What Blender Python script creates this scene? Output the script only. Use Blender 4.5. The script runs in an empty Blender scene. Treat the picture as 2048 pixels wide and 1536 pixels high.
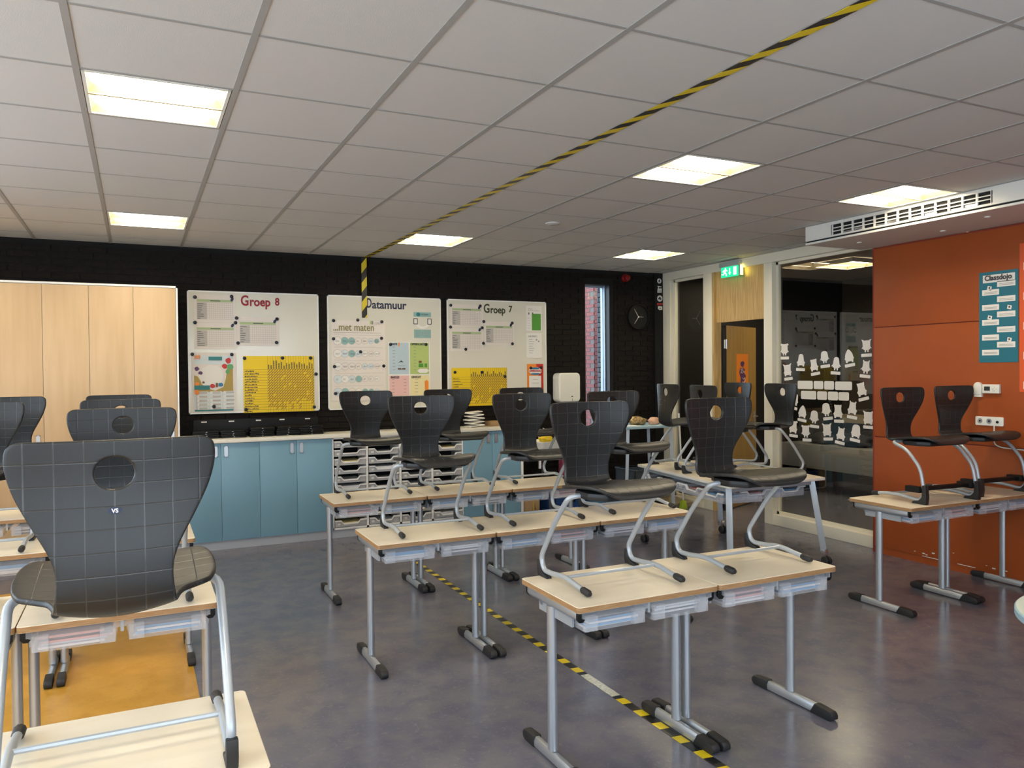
import bpy, bmesh, math, random
from mathutils import Vector, Matrix
random.seed(7)
R = math.radians
SC = bpy.context.scene
COL = SC.collection

# ------------------------------------------------------------------ camera
FPX = 1557.33                                  # focal length in pixels of the 2048 x 1536 frame
YAW, PIT, ROL = R(25.7159), R(-0.9448), R(-0.5424)
ZC = 1.64
_f = Vector((math.sin(YAW)*math.cos(PIT), math.cos(YAW)*math.cos(PIT), math.sin(PIT)))
_r0 = Vector((math.cos(YAW), -math.sin(YAW), 0)); _u0 = _r0.cross(_f)
_r = _r0*math.cos(ROL)+_u0*math.sin(ROL); _u = -_r0*math.sin(ROL)+_u0*math.cos(ROL)
CAMP = Vector((0, 0, ZC))
cam = bpy.data.cameras.new('camera'); cam.sensor_width = 36; cam.lens = FPX/2048*36
cam.clip_start = .02
camo = bpy.data.objects.new('camera', cam); COL.objects.link(camo)
mw = Matrix((( _r.x, _u.x, -_f.x, 0), (_r.y, _u.y, -_f.y, 0), (_r.z, _u.z, -_f.z, ZC), (0, 0, 0, 1)))
camo.matrix_world = mw
SC.camera = camo

def ray(x, y): return _f+_r*((x-1024)/FPX)-_u*((y-768)/FPX)
def ony(x, y, Y):                              # point of the plane y = Y seen at that pixel
    d = ray(x, y); return CAMP+d*(Y/d.y)
def onx(x, y, X):
    d = ray(x, y); return CAMP+d*(X/d.x)
def onz(x, y, Z):
    d = ray(x, y); return CAMP+d*((Z-ZC)/d.z)

# ------------------------------------------------------------------ light, exposure
SC.view_settings.view_transform = 'Standard'; SC.view_settings.look = 'None'
SC.view_settings.gamma = 1; SC.view_settings.use_curve_mapping = False
SC.view_settings.exposure = 0.85
W = bpy.data.worlds.new('overcast_sky'); SC.world = W; W.use_nodes = True
bg = W.node_tree.nodes['Background']
bg.inputs[0].default_value = (.70, .84, 1, 1); bg.inputs[1].default_value = 3.9
LAMP_EMIT = 14.5
cy = SC.cycles
cy.use_denoising = True; cy.max_bounces = 8; cy.diffuse_bounces = 4; cy.glossy_bounces = 4
cy.transparent_max_bounces = 24; cy.sample_clamp_indirect = 6; cy.use_light_tree = True
cy.caustics_reflective = False; cy.caustics_refractive = False

# room dimensions
XL, XR, YN, YB, ZT = -2.6, 6.04, -1.7, 8.08, 2.854
XO = 5.89                                      # face of the orange wall

# ------------------------------------------------------------------ materials
MATS = {}
def mat(name, col=(.8, .8, .8), rough=.5, metal=0., spec=.5, noise=None, bump=None, emit=None, trans=0, alpha=1):
    if name in MATS: return MATS[name]
    m = bpy.data.materials.new(name); m.use_nodes = True; MATS[name] = m
    nt = m.node_tree; N = nt.nodes; L = nt.links; b = N['Principled BSDF']
    b.inputs['Base Color'].default_value = (*col, 1); b.inputs['Roughness'].default_value = rough
    b.inputs['Metallic'].default_value = metal; b.inputs['Specular IOR Level'].default_value = spec
    if emit:
        b.inputs['Emission Color'].default_value = (*emit[0], 1); b.inputs['Emission Strength'].default_value = emit[1]
    if noise:                                   # (scale, col2, stretch)
        tc = N.new('ShaderNodeTexCoord'); mp = N.new('ShaderNodeMapping'); nz = N.new('ShaderNodeTexNoise')
        mp.inputs['Scale'].default_value = noise[2] if len(noise) > 2 else (1, 1, 1)
        nz.inputs['Scale'].default_value = noise[0]; nz.inputs['Detail'].default_value = 6
        mx = N.new('ShaderNodeMix'); mx.data_type = 'RGBA'
        cr = N.new('ShaderNodeValToRGB'); cr.color_ramp.elements[0].position = .35; cr.color_ramp.elements[1].position = .65
        L.new(tc.outputs['Object'], mp.inputs[0]); L.new(mp.outputs[0], nz.inputs['Vector'])
        L.new(nz.outputs['Fac'], cr.inputs[0]); L.new(cr.outputs[0], mx.inputs['Factor'])
        mx.inputs['A'].default_value = (*col, 1); mx.inputs['B'].default_value = (*noise[1], 1)
        L.new(mx.outputs['Result'], b.inputs['Base Color'])
    if bump:                                    # (scale, strength)
        tc = N.new('ShaderNodeTexCoord'); nz = N.new('ShaderNodeTexNoise'); nz.inputs['Scale'].default_value = bump[0]
        nz.inputs['Detail'].default_value = 3
        bp = N.new('ShaderNodeBump'); bp.inputs['Strength'].default_value = bump[1]; bp.inputs['Distance'].default_value = .003
        L.new(tc.outputs['Object'], nz.inputs['Vector']); L.new(nz.outputs['Fac'], bp.inputs['Height'])
        L.new(bp.outputs[0], b.inputs['Normal'])
    return m

mat('tile', (.615, .61, .595), .9, bump=(260, .25), noise=(420, (.58, .575, .56)))
mat('grid', (.35, .345, .33), .6)
mat('plenum', (.3, .3, .3), .9)
mat('brick_dark', (.0070, .0050, .0036), .75, spec=.18, noise=(30, (.012, .0088, .0068)), bump=(60, .6))
mat('mortar_dark', (.0038, .0030, .0025), .9)
mat('brick_red', (.20, .050, .045), .85, noise=(14, (.14, .04, .036)), bump=(80, .5))
mat('brick_grey', (.045, .046, .05), .8, noise=(14, (.075, .076, .08)), bump=(80, .5))
mat('mortar_light', (.10, .085, .08), .9)
mat('orange_wall', (.36, .074, .012), .45, noise=(3, (.335, .068, .011)), bump=(300, .12))
mat('orange_edge', (.25, .03, .015), .5)
mat('cream', (.80, .75, .61), .4)
mat('white_paint', (.74, .73, .68), .4)
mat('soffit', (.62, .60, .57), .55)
mat('black', (.008, .008, .008), .5, spec=.25)
mat('black_rubber', (.016, .016, .017), .55, bump=(300, .2))
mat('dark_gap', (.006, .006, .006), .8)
mat('silver', (.50, .54, .58), .36, .75)
mat('silver_paint', (.42, .46, .50), .38, .35)
mat('chrome', (.8, .8, .8), .15, 1)
mat('steel', (.62, .63, .64), .35, .9)
mat('blue_door', (.19, .365, .48), .42, bump=(200, .05))
mat('maple', (.63, .455, .27), .42, noise=(3.0, (.57, .40, .225), (5, 5, .45)))
mat('cab_white', (.88, .87, .84), .4)
mat('plinth', (.55, .57, .60), .45)
mat('worktop', (.80, .77, .68), .35)
mat('wood_panel', (.62, .42, .17), .45, noise=(60, (.44, .28, .10), (1, 1, .06)))
mat('door_wood', (.40, .25, .075), .4, noise=(30, (.33, .20, .055), (1, 1, .05)))
mat('whiteboard', (.72, .70, .60), .16)
mat('board_edge', (.85, .85, .82), .35)
mat('paper', (.80, .78, .73), .6); mat('paper_pink', (.76, .70, .64), .55)
mat('ink', (.05, .05, .055), .6); mat('ink_soft', (.30, .28, .27), .6); mat('ink_pale', (.52, .49, .45), .6)
mat('yellow_card', (.86, .61, .012), .5); mat('green_band', (.42, .52, .27), .5)
mat('teal', (.03, .20, .21), .5); mat('teal_light', (.26, .46, .44), .5)
mat('red_letter', (.30, .012, .022), .5); mat('navy_letter', (.012, .02, .06), .5); mat('olive_letter', (.035, .045, .012), .5)
mat('green_letter', (.26, .24, .07), .5)
mat('lightblue', (.48, .60, .66), .5); mat('limegreen', (.45, .56, .18), .5); mat('pink', (.80, .50, .47), .5)
mat('paleyellow', (.82, .72, .38), .5); mat('orange', (.85, .26, .03), .5); mat('red', (.55, .03, .02), .45)
mat('green', (.09, .33, .05), .3); mat('ochre', (.42, .30, .07), .55); mat('purple', (.10, .04, .13), .5); mat('brown', (.20, .09, .04), .6)
mat('skyblue', (.62, .70, .72), .5); mat('blue', (.04, .20, .36), .5)
mat('glare_pale', (.45, .46, .40), .12, noise=(60, (.70, .69, .55))); mat('chair_under', (.016, .0165, .017), .42, spec=.4); mat('magnet', (.006, .008, .018), .35)
mat('classdojo_blue', (.012, .155, .215), .5); mat('bright_orange', (.72, .10, .02), .5)
mat('plastic_white', (.80, .78, .70), .35)
mat('screen_dark', (.03, .035, .03), .3)
mat('laptop', (.006, .006, .0065), .42, spec=.22)
mat('alarm_red', (.22, .006, .006), .35)
mat('exit_body', (.40, .42, .40), .5)
mat('exit_green', (.0, .30, .12), .5, emit=((.01, .50, .22), 1.0))
mat('exit_glow', (.8, .8, .4), .5, emit=((.95, .85, .15), 8)); mat('exit_white', (.8, .9, .75), .5, emit=((.75, .95, .62), 1.5))
mat('mint_top', (.62, .72, .64), .35); mat('mint_edge', (.36, .53, .62), .4)
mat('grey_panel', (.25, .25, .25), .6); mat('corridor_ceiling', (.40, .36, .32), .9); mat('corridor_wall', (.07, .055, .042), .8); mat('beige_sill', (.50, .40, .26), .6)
mat('coat', (.012, .012, .016), .8, bump=(20, 1.)); mat('cardboard', (.36, .23, .11), .8)
mat('crate_blue', (.010, .045, .16), .45); mat('crate_grey', (.07, .09, .11), .5); mat('bag_pink', (.30, .02, .06), .6, noise=(26, (.45, .12, .16)))
mat('bag_brown', (.17, .09, .03), .35, metal=.4, noise=(45, (.55, .42, .2)), bump=(60, 1.)); mat('skin_cloth', (.72, .42, .28), .6)
mat('cloth_yellow', (.75, .52, .02), .8); mat('lime_plastic', (.42, .58, .04), .4)
mat('cutout', (.84, .80, .75), .6)
mat('alu_frame', (.35, .42, .52), .4, .3)
mat('tray_content', (.70, .70, .72), .6); mat('content_blue', (.18, .38, .62), .5); mat('content_pink', (.68, .35, .33), .5); mat('content_dark', (.12, .12, .14), .6)

def glass_mat(name, k, tint=(1, 1, 1)):
    m = bpy.data.materials.new(name); m.use_nodes = True; MATS[name] = m
    nt = m.node_tree; N = nt.nodes; L = nt.links; N.remove(N['Principled BSDF'])
    t = N.new('ShaderNodeBsdfTransparent'); t.inputs[0].default_value = (*tint, 1)
    g = N.new('ShaderNodeBsdfGlossy'); g.inputs['Roughness'].default_value = 0.0
    fr = N.new('ShaderNodeFresnel'); fr.inputs[0].default_value = 1.5
    mu = N.new('ShaderNodeMath'); mu.operation = 'MULTIPLY'; mu.inputs[1].default_value = k; mu.use_clamp = True
    mx = N.new('ShaderNodeMixShader')
    ge = N.new('ShaderNodeNewGeometry'); on = N.new('ShaderNodeMath'); on.operation = 'SUBTRACT'; on.inputs[0].default_value = 1   # the far face of the pane only transmits
    L.new(ge.outputs['Backfacing'], on.inputs[1]); m2 = N.new('ShaderNodeMath'); m2.operation = 'MULTIPLY'
    L.new(fr.outputs[0], mu.inputs[0]); L.new(mu.outputs[0], m2.inputs[0]); L.new(on.outputs[0], m2.inputs[1]); L.new(m2.outputs[0], mx.inputs[0]); L.new(t.outputs[0], mx.inputs[1]); L.new(g.outputs[0], mx.inputs[2])
    L.new(mx.outputs[0], N['Material Output'].inputs[0])
glass_mat('glass', 2.1, (.86, .87, .85)); glass_mat('window_glass', 1.2, (.95, .97, .97))

def clear_plastic(name, opac, col):
    m = bpy.data.materials.new(name); m.use_nodes = True; MATS[name] = m
    nt = m.node_tree; N = nt.nodes; L = nt.links; b = N['Principled BSDF']
    b.inputs['Base Color'].default_value = (*col, 1); b.inputs['Roughness'].default_value = .3
    t = N.new('ShaderNodeBsdfTransparent'); mx = N.new('ShaderNodeMixShader'); mx.inputs[0].default_value = opac
    L.new(t.outputs[0], mx.inputs[1]); L.new(b.outputs[0], mx.inputs[2]); L.new(mx.outputs[0], N['Material Output'].inputs[0])
clear_plastic('tray_plastic', .27, (.72, .75, .80)); clear_plastic('tray_lip', .9, (.90, .90, .90)); clear_plastic('drawer_plastic', .5, (.82, .82, .81))

def chair_mat():
    m = bpy.data.materials.new('chair_plastic'); m.use_nodes = True; MATS['chair_plastic'] = m
    nt = m.node_tree; N = nt.nodes; L = nt.links; b = N['Principled BSDF']
    uv = N.new('ShaderNodeUVMap'); uv.uv_map = 'UVMap'; sp = N.new('ShaderNodeSeparateXYZ'); L.new(uv.outputs[0], sp.inputs[0])
    def mth(op, a, bb=None, clamp=False):
        n = N.new('ShaderNodeMath'); n.operation = op; n.use_clamp = clamp
        for i, v in enumerate((a, bb)):
            if v is None: continue
            if isinstance(v, (int, float)): n.inputs[i].default_value = v
            else: L.new(v, n.inputs[i])
        return n.outputs[0]
    lines = []
    for k in (0, 1):
        fr = mth('FRACT', mth('ADD', mth('DIVIDE', sp.outputs[k], .058 if k == 0 else .050), 20.5 if k == 0 else .3))
        d = mth('ABSOLUTE', mth('SUBTRACT', fr, .5))
        lines.append(mth('SUBTRACT', 1, mth('DIVIDE', d, .038), True))
    g = mth('MAXIMUM', lines[0], lines[1])
    mx = N.new('ShaderNodeMix'); mx.data_type = 'RGBA'; L.new(g, mx.inputs['Factor'])
    mx.inputs['A'].default_value = (.0150, .0154, .0156, 1); mx.inputs['B'].default_value = (.044, .045, .044, 1)
    L.new(mx.outputs['Result'], b.inputs['Base Color'])
    ro = mth('SUBTRACT', .40, mth('MULTIPLY', g, .20)); L.new(ro, b.inputs['Roughness']); b.inputs['Specular IOR Level'].default_value = .42
    nz = N.new('ShaderNodeTexNoise'); nz.inputs['Scale'].default_value = 500; nz.inputs['Detail'].default_value = 2
    tc = N.new('ShaderNodeTexCoord'); L.new(tc.outputs['Object'], nz.inputs['Vector'])
    h = mth('ADD', mth('MULTIPLY', nz.outputs['Fac'], .35), mth('MULTIPLY', g, -.8))
    bp = N.new('ShaderNodeBump'); bp.inputs['Strength'].default_value = .35; bp.inputs['Distance'].default_value = .0015
    L.new(h, bp.inputs['Height']); L.new(bp.outputs[0], b.inputs['Normal'])
chair_mat()

def floor_mat(name, c1, c2, c3, rough):
    m = bpy.data.materials.new(name); m.use_nodes = True; MATS[name] = m
    nt = m.node_tree; N = nt.nodes; L = nt.links; b = N['Principled BSDF']
    tc = N.new('ShaderNodeTexCoord')
    n1 = N.new('ShaderNodeTexNoise'); n1.inputs['Scale'].default_value = 7; n1.inputs['Detail'].default_value = 9; n1.inputs['Distortion'].default_value = .3
    n2 = N.new('ShaderNodeTexNoise'); n2.inputs['Scale'].default_value = 46; n2.inputs['Detail'].default_value = 6; n2.inputs['Distortion'].default_value = .9
    for n in (n1, n2): L.new(tc.outputs['Object'], n.inputs['Vector'])
    r1 = N.new('ShaderNodeValToRGB'); r1.color_ramp.elements[0].position = .38; r1.color_ramp.elements[1].position = .62
    r1.color_ramp.elements[0].color = (*c1, 1); r1.color_ramp.elements[1].color = (*c2, 1)
    r2 = N.new('ShaderNodeValToRGB'); r2.color_ramp.elements[0].position = .55; r2.color_ramp.elements[1].position = .75
    L.new(n1.outputs['Fac'], r1.inputs[0]); L.new(n2.outputs['Fac'], r2.inputs[0])
    mx = N.new('ShaderNodeMix'); mx.data_type = 'RGBA'; ml = N.new('ShaderNodeMath'); ml.operation = 'MULTIPLY'; ml.inputs[1].default_value = .55
    L.new(r2.outputs[0], ml.inputs[0]); L.new(ml.outputs[0], mx.inputs['Factor']); L.new(r1.outputs[0], mx.inputs['A']); mx.inputs['B'].default_value = (*c3, 1)
    L.new(mx.outputs['Result'], b.inputs['Base Color'])
    b.inputs['Roughness'].default_value = rough; b.inputs['Specular IOR Level'].default_value = .5
    bp = N.new('ShaderNodeBump'); bp.inputs['Strength'].default_value = .12; bp.inputs['Distance'].default_value = .002
    L.new(n2.outputs['Fac'], bp.inputs['Height']); L.new(bp.outputs[0], b.inputs['Normal'])
floor_mat('lino', (.120, .120, .160), (.155, .150, .174), (.215, .205, .21), .20)
floor_mat('lino_orange', (.54, .275, .035), (.62, .33, .055), (.46, .21, .025), .28)

def tabletop_mat():
    m = mat('laminate', (.82, .74, .595), .34, noise=(2.2, (.78, .69, .535), (1.0, 9, 9)))
    m = mat('ply_edge', (.42, .25, .115), .55, noise=(40, (.30, .16, .065), (.4, .4, 6)))
tabletop_mat()

def hazard_mat(name, pitch, slope, axis, duty=.5, rough=.35):
    m = bpy.data.materials.new(name); m.use_nodes = True; MATS[name] = m
    nt = m.node_tree; N = nt.nodes; L = nt.links; b = N['Principled BSDF']
    tc = N.new('ShaderNodeTexCoord'); sp = N.new('ShaderNodeSeparateXYZ'); L.new(tc.outputs['Object'], sp.inputs[0])
    def mth(op, a, bb):
        n = N.new('ShaderNodeMath'); n.operation = op
        for i, v in enumerate((a, bb)):
            if isinstance(v, (int, float)): n.inputs[i].default_value = v
            else: L.new(v, n.inputs[i])
        return n.outputs[0]
    t = mth('FRACT', mth('ADD', mth('DIVIDE', mth('ADD', sp.outputs[axis], mth('MULTIPLY', sp.outputs[0], slope)), pitch), 100), 0)
    mx = N.new('ShaderNodeMix'); mx.data_type = 'RGBA'; L.new(mth('GREATER_THAN', t, duty), mx.inputs['Factor'])
    mx.inputs['A'].default_value = (.012, .012, .012, 1); mx.inputs['B'].default_value = (.72, .55, .012, 1)
    L.new(mx.outputs['Result'], b.inputs['Base Color']); b.inputs['Roughness'].default_value = rough
hazard_mat('hazard_ceiling', .21, 1.9, 1); hazard_mat('hazard_wall', .20, -1.3, 2, .5); hazard_mat('hazard_floor', .150, .12, 1, .56, .3)

# ------------------------------------------------------------------ mesh helpers
class MB:
    def __init__(s): s.v = []; s.f = []; s.m = []; s.cur = 0
    def quad(s, pts):
        n = len(s.v); s.v += [tuple(p) for p in pts]; s.f.append(tuple(range(n, n+len(pts)))); s.m.append(s.cur)
    def box(s, x0, y0, z0, x1, y1, z1):
        n = len(s.v)
        s.v += [(x, y, z) for z in (z0, z1) for y in (y0, y1) for x in (x0, x1)]
        for q in ((0, 2, 3, 1), (4, 5, 7, 6), (0, 1, 5, 4), (2, 6, 7, 3), (0, 4, 6, 2), (1, 3, 7, 5)):
            s.f.append(tuple(n+i for i in q)); s.m.append(s.cur)
        return s
    def prism(s, poly, fn, d0, d1):             # extrude a 2D polygon; fn(u, v, d) gives the point
        n = len(s.v); k = len(poly)
        s.v += [tuple(fn(u, v, d)) for d in (d0, d1) for u, v in poly]
        s.f.append(tuple(n+i for i in range(k))[::-1]); s.m.append(s.cur)
        s.f.append(tuple(n+k+i for i in range(k))); s.m.append(s.cur)
        for i in range(k):
            j = (i+1) % k; s.f.append((n+i, n+j, n+k+j, n+k+i)); s.m.append(s.cur)
        return s
    def tube(s, pts, r, n=8, ry=None, cap=True):
        P = [Vector(p) for p in pts]; k = len(P); base = len(s.v); prev = None
        for i in range(k):
            t = (P[min(i+1, k-1)]-P[max(i-1, 0)]).normalized()
            if prev is None:
                a = Vector((1, 0, 0)) if abs(t.x) < .9 else Vector((0, 1, 0))
                x = (a-t*a.dot(t)).normalized()
            else: x = (prev-t*prev.dot(t)).normalized()
            prev = x; y = t.cross(x)
            rr = r[i] if isinstance(r, (list, tuple)) else r
            for j in range(n):
                a = 2*math.pi*j/n; s.v.append(tuple(P[i]+x*(rr*math.cos(a))+y*((ry or rr)*math.sin(a))))
        for i in range(k-1):
            for j in range(n):
                a, b = base+i*n+j, base+i*n+(j+1) % n; s.f.append((a, b, b+n, a+n)); s.m.append(s.cur)
        if cap:
            s.f.append(tuple(base+j for j in range(n))[::-1]); s.m.append(s.cur)
            s.f.append(tuple(base+(k-1)*n+j for j in range(n))); s.m.append(s.cur)
        return s
    def lathe(s, prof, n, fn):                  # prof: (radius, height); fn(x, y, h)
        base = len(s.v)
        for r, h in prof:
            for j in range(n):
                a = 2*math.pi*j/n; s.v.append(tuple(fn(r*math.cos(a), r*math.sin(a), h)))
        for i in range(len(prof)-1):
            for j in range(n):
                a, b = base+i*n+j, base+i*n+(j+1) % n; s.f.append((a, b, b+n, a+n)); s.m.append(s.cur)
        s.f.append(tuple(base+j for j in range(n))[::-1]); s.m.append(s.cur)
        s.f.append(tuple(base+(len(prof)-1)*n+j for j in range(n))); s.m.append(s.cur)
        return s
    def mesh(s, name, mats, bev=0, seg=2, smooth=False, ang=40):
        me = bpy.data.meshes.new(name); me.from_pydata(s.v, [], s.f); me.update()
        for m in (mats if isinstance(mats, (list, tuple)) else [mats]): me.materials.append(MATS[m])
        me.polygons.foreach_set('material_index', s.m)
        bm = bmesh.new(); bm.from_mesh(me)
        bmesh.ops.recalc_face_normals(bm, faces=bm.faces)
        if bev:
            ed = [e for e in bm.edges if len(e.link_faces) == 2 and e.calc_face_angle(0) > R(35)]
            bmesh.ops.bevel(bm, geom=ed, offset=bev, segments=seg, profile=.6, affect='EDGES', clamp_overlap=True)
        bm.to_mesh(me); bm.free()
        if bev or smooth:
            me.polygons.foreach_set('use_smooth', [True]*len(me.polygons)); me.set_sharp_from_angle(angle=R(ang))
        return me
    def obj(s, name, mats, parent=None, **k): return link(name, s.mesh(name, mats, **k), parent)

def link(name, me, parent=None):
    o = bpy.data.objects.new(name, me); COL.objects.link(o)
    if parent: o.parent = parent
    return o
def tag(o, label=None, cat=None, group=None, kind=None):
    if label: o['label'] = label
    if cat: o['category'] = cat
    if group: o['group'] = group
    if kind: o['kind'] = kind
    return o
def thing(name, label, cat, loc=(0, 0, 0), rz=0, group=None):
    o = bpy.data.objects.new(name, None); COL.objects.link(o); o.empty_display_size = .1
    o.location = loc; o.rotation_euler = (0, 0, rz); return tag(o, label, cat, group)
def struct(o): o['kind'] = 'structure'; return o
def dup(root, loc, rz, label, group=None):
    r = root.copy(); COL.objects.link(r); r.location = loc; r.rotation_euler = (0, 0, rz); r['label'] = label
    if group: r['group'] = group
    for ch in list(root.children):
        c = ch.copy(); COL.objects.link(c); c.parent = r
        for g in list(ch.children):
            d = g.copy(); COL.objects.link(d); d.parent = c
    return r
def rnd_rect(u0, v0, u1, v1, r, n=4):
    P = []
    for cx, cy_, a0 in ((u1-r, v0+r, -90), (u1-r, v1-r, 0), (u0+r, v1-r, 90), (u0+r, v0+r, 180)):
        for i in range(n+1):
            a = R(a0+90*i/n); P.append((cx+r*math.cos(a), cy_+r*math.sin(a)))
    return P
def circle(u, v, r, n=16, ru=None): return [(u+(ru or r)*math.cos(2*math.pi*i/n), v+r*math.sin(2*math.pi*i/n)) for i in range(n)]
def fillet(pts, rad, n=5):
    P = [Vector(p) for p in pts]; out = [P[0]]
    for i in range(1, len(P)-1):
        a = (P[i-1]-P[i]); b = (P[i+1]-P[i]); r = rad[i-1] if isinstance(rad, (list, tuple)) else rad
        d = min(r, a.length*.49, b.length*.49); p0 = P[i]+a.normalized()*d; p2 = P[i]+b.normalized()*d
        for k in range(n+1):
            t = k/n; out.append(p0*(1-t)**2+P[i]*2*t*(1-t)+p2*t*t)
    out.append(P[-1]); return out
def text_mesh(name, s, size, m, fn, depth=.002, bold=0., align='LEFT', fit=0):
    cu = bpy.data.curves.new(name, 'FONT'); cu.body = s; cu.size = size; cu.extrude = depth/2; cu.offset = bold
    cu.align_x = align; cu.resolution_u = 3
    ob = bpy.data.objects.new(name, cu); COL.objects.link(ob)
    dg = bpy.context.evaluated_depsgraph_get(); me = bpy.data.meshes.new_from_object(ob.evaluated_get(dg))
    bpy.data.objects.remove(ob); bpy.data.curves.remove(cu)
    k = 1
    if fit:
        xs = [v.co.x for v in me.vertices]; k = fit/(max(xs)-min(xs))
    for v in me.vertices: v.co = fn(v.co.x*k, v.co.y, v.co.z+depth/2)
    me.materials.clear(); me.materials.append(MATS[m]); me.name = name
    return me

# wall frames: u to the right as seen from the room, v up, d off the wall
def BACK(y0): return lambda u, v, d: Vector((u, y0-d, v))
def SIDE(x0): return lambda u, v, d: Vector((x0-d, -u, v))        # u = -y

# ------------------------------------------------------------------ the room shell
o = MB().box(XL-.2, YN-.2, -.1, 10.5, YB+.3, 0).obj('floor', 'lino'); struct(o); FLOOR = o
p = MB().box(XL, -1.2, 0, .262, 6.9, .0012).obj('lino_panel', 'lino_orange', FLOOR); p['label'] = 'orange lino field'

# back wall with a narrow window
WX0, WX1, WZ0, WZ1, WT = 4.86, 5.235, .62, 2.70, .285
b = MB()
b.box(XL-.2, YB, 0, WX0, YB+WT, 2.95); b.box(WX1, YB, 0, 10.5, YB+WT, 2.95)
b.box(WX0, YB, 0, WX1, YB+WT, WZ0); b.box(WX0, YB, WZ1, WX1, YB+WT, 2.95)
WB = struct(b.obj('wall_back', 'mortar_dark'))
# bricks: the 300 best seen are parts, the rest one stuff part
BL, BH, BP, BC = .212, .052, .2225, .0625
covered = [(-9, .40, 0, 2.47), (.40, 3.85, 0, 1.03), (.44, 1.69, 1.25, 2.45), (1.77, 3.02, 1.25, 2.45), (3.08, 4.34, 1.25, 2.45), (WX0-.02, WX1+.06, WZ0-.03, WZ1+.04), (.5, 1.65, 1.0, 1.2), (5.87, 6.1, 0, 3)]
bricks = []
for r in range(0, 46):
    z = r*BC+.006
    for c in range(-12, 39):
        x0 = c*BP+(BP/2 if r % 2 else 0); x1 = min(x0+BL, 5.88)
        if z+BH > 2.85 or x0 < XL or x1-x0 < .05: continue
        segs = [(x0, x1)]
        if z+BH > WZ0 and z < WZ1:
            if x0 < WX1 and x1 > WX0: segs = [s for s in ((x0, WX0), (WX1+.05, x1)) if s[1]-s[0] > .03]
        for a, e in segs:
            hid = any(a >= q[0]-.0 and e <= q[1]+.0 and z >= q[2] and z+BH <= q[3] for q in covered)
            bricks.append((hid, (a+e)/2 < .4 or z > 2.47, math.hypot((a+e)/2, 8), a, e, z))
bricks.sort(key=lambda q: (q[0], q[1], q[2]))
unit = {}
rest = MB()
for i, (hid, _, _, a, e, z) in enumerate(bricks):
    if i < 300:
        w = round(e-a, 3)
        if w not in unit: unit[w] = MB().box(0, -.009, 0, w, .004, BH).mesh('brick', 'brick_dark')
        q = link('brick', unit[w], WB); q.location = (a, YB-random.uniform(-.002, .002), z)
    else: rest.box(a, YB-.008-random.uniform(0, .003), z, e, YB+.004, z+BH)
q = rest.obj('brickwork', 'brick_dark', WB); q['kind'] = 'stuff'
# trim at the right end of the back wall
struct(MB().box(5.875, YB-.035, 0, 6.04, YB, 2.854).obj('trim_1', 'black', None, bev=.003))
# narrow window: grey brick reveal, frame, pane; red brick pier outside
wn = struct(MB().box(WX0, YB, WZ0, WX0+.02, YB+.12, WZ1).box(WX1-.012, YB, WZ0, WX1, YB+.09, WZ1).box(WX0, YB, WZ1-.02, WX1, YB+.12, WZ1).box(WX0, YB-.02, WZ0, WX1, YB+.12, WZ0+.02).obj('window_1', 'black'))
MB().box(WX1-.024, YB+.09, WZ0, WX1-.001, YB+.125, WZ1).box(WX1-.030, YB+.125, WZ0, WX1-.001, YB+.175, WZ1).box(WX0, YB+.12, WZ0, WX0+.03, YB+.17, WZ1).box(WX0, YB+.12, WZ1-.04, WX1-.03, YB+.17, WZ1).box(WX0, YB+.12, WZ0, WX1-.03, YB+.17, WZ0+.05).obj('window_frame', 'alu_frame', wn, bev=.003)
MB().box(WX0+.03, YB+.14, WZ0+.05, WX1-.03, YB+.148, WZ1-.04).obj('window_pane', 'window_glass', wn)
gm = MB().box(0, 0, 0, .012, .10, BH).mesh('brick', 'brick_grey')
for r in range(0, 34):
    z = WZ0+r*BC
    if z+BH > WZ1: break
    q = link('brick', gm, wn); q.location = (WX1-.013, YB+.18, z); q.scale = (1, 1 if r % 2 else .55, 1)
    if r % 2 == 0: q = link('brick', gm, wn); q.location = (WX1-.013, YB+.245, z); q.scale = (1, .38, 1)
struct(MB().box(5.3, 10.4, -.1, 6.2, 11.2, 3.6).obj('wall_outside', 'mortar_light'))
WO = bpy.data.objects['wall_outside']
r1 = MB().box(-.006, 0, 0, .02, .21, .052).mesh('brick', 'brick_red'); r2 = MB().box(0, -.006, 0, .21, .02, .052).mesh('brick', 'brick_red')
PX0 = ony(1188, 700, 10.4).x
WO.data.transform(Matrix.Translation((PX0-5.3, 0, 0)))
for r in range(6, 50):
    for k in range(3):
        q = link('brick', r1, WO); q.location = (PX0, 10.40+k*.222+(.111 if r % 2 else 0)-(.0), r*BC)
    for k in range(2):
        q = link('brick', r2, WO); q.location = (PX0+.012+(k*.222 if r % 2 == 0 else k*.111), 10.4, r*BC); q.scale = (.47 if r % 2 and k == 0 else 1, 1, 1)
struct(MB().box(XL-3, 8.6, -.15, 14, 18, -.02).obj('ground_outside', 'mortar_light'))
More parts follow.
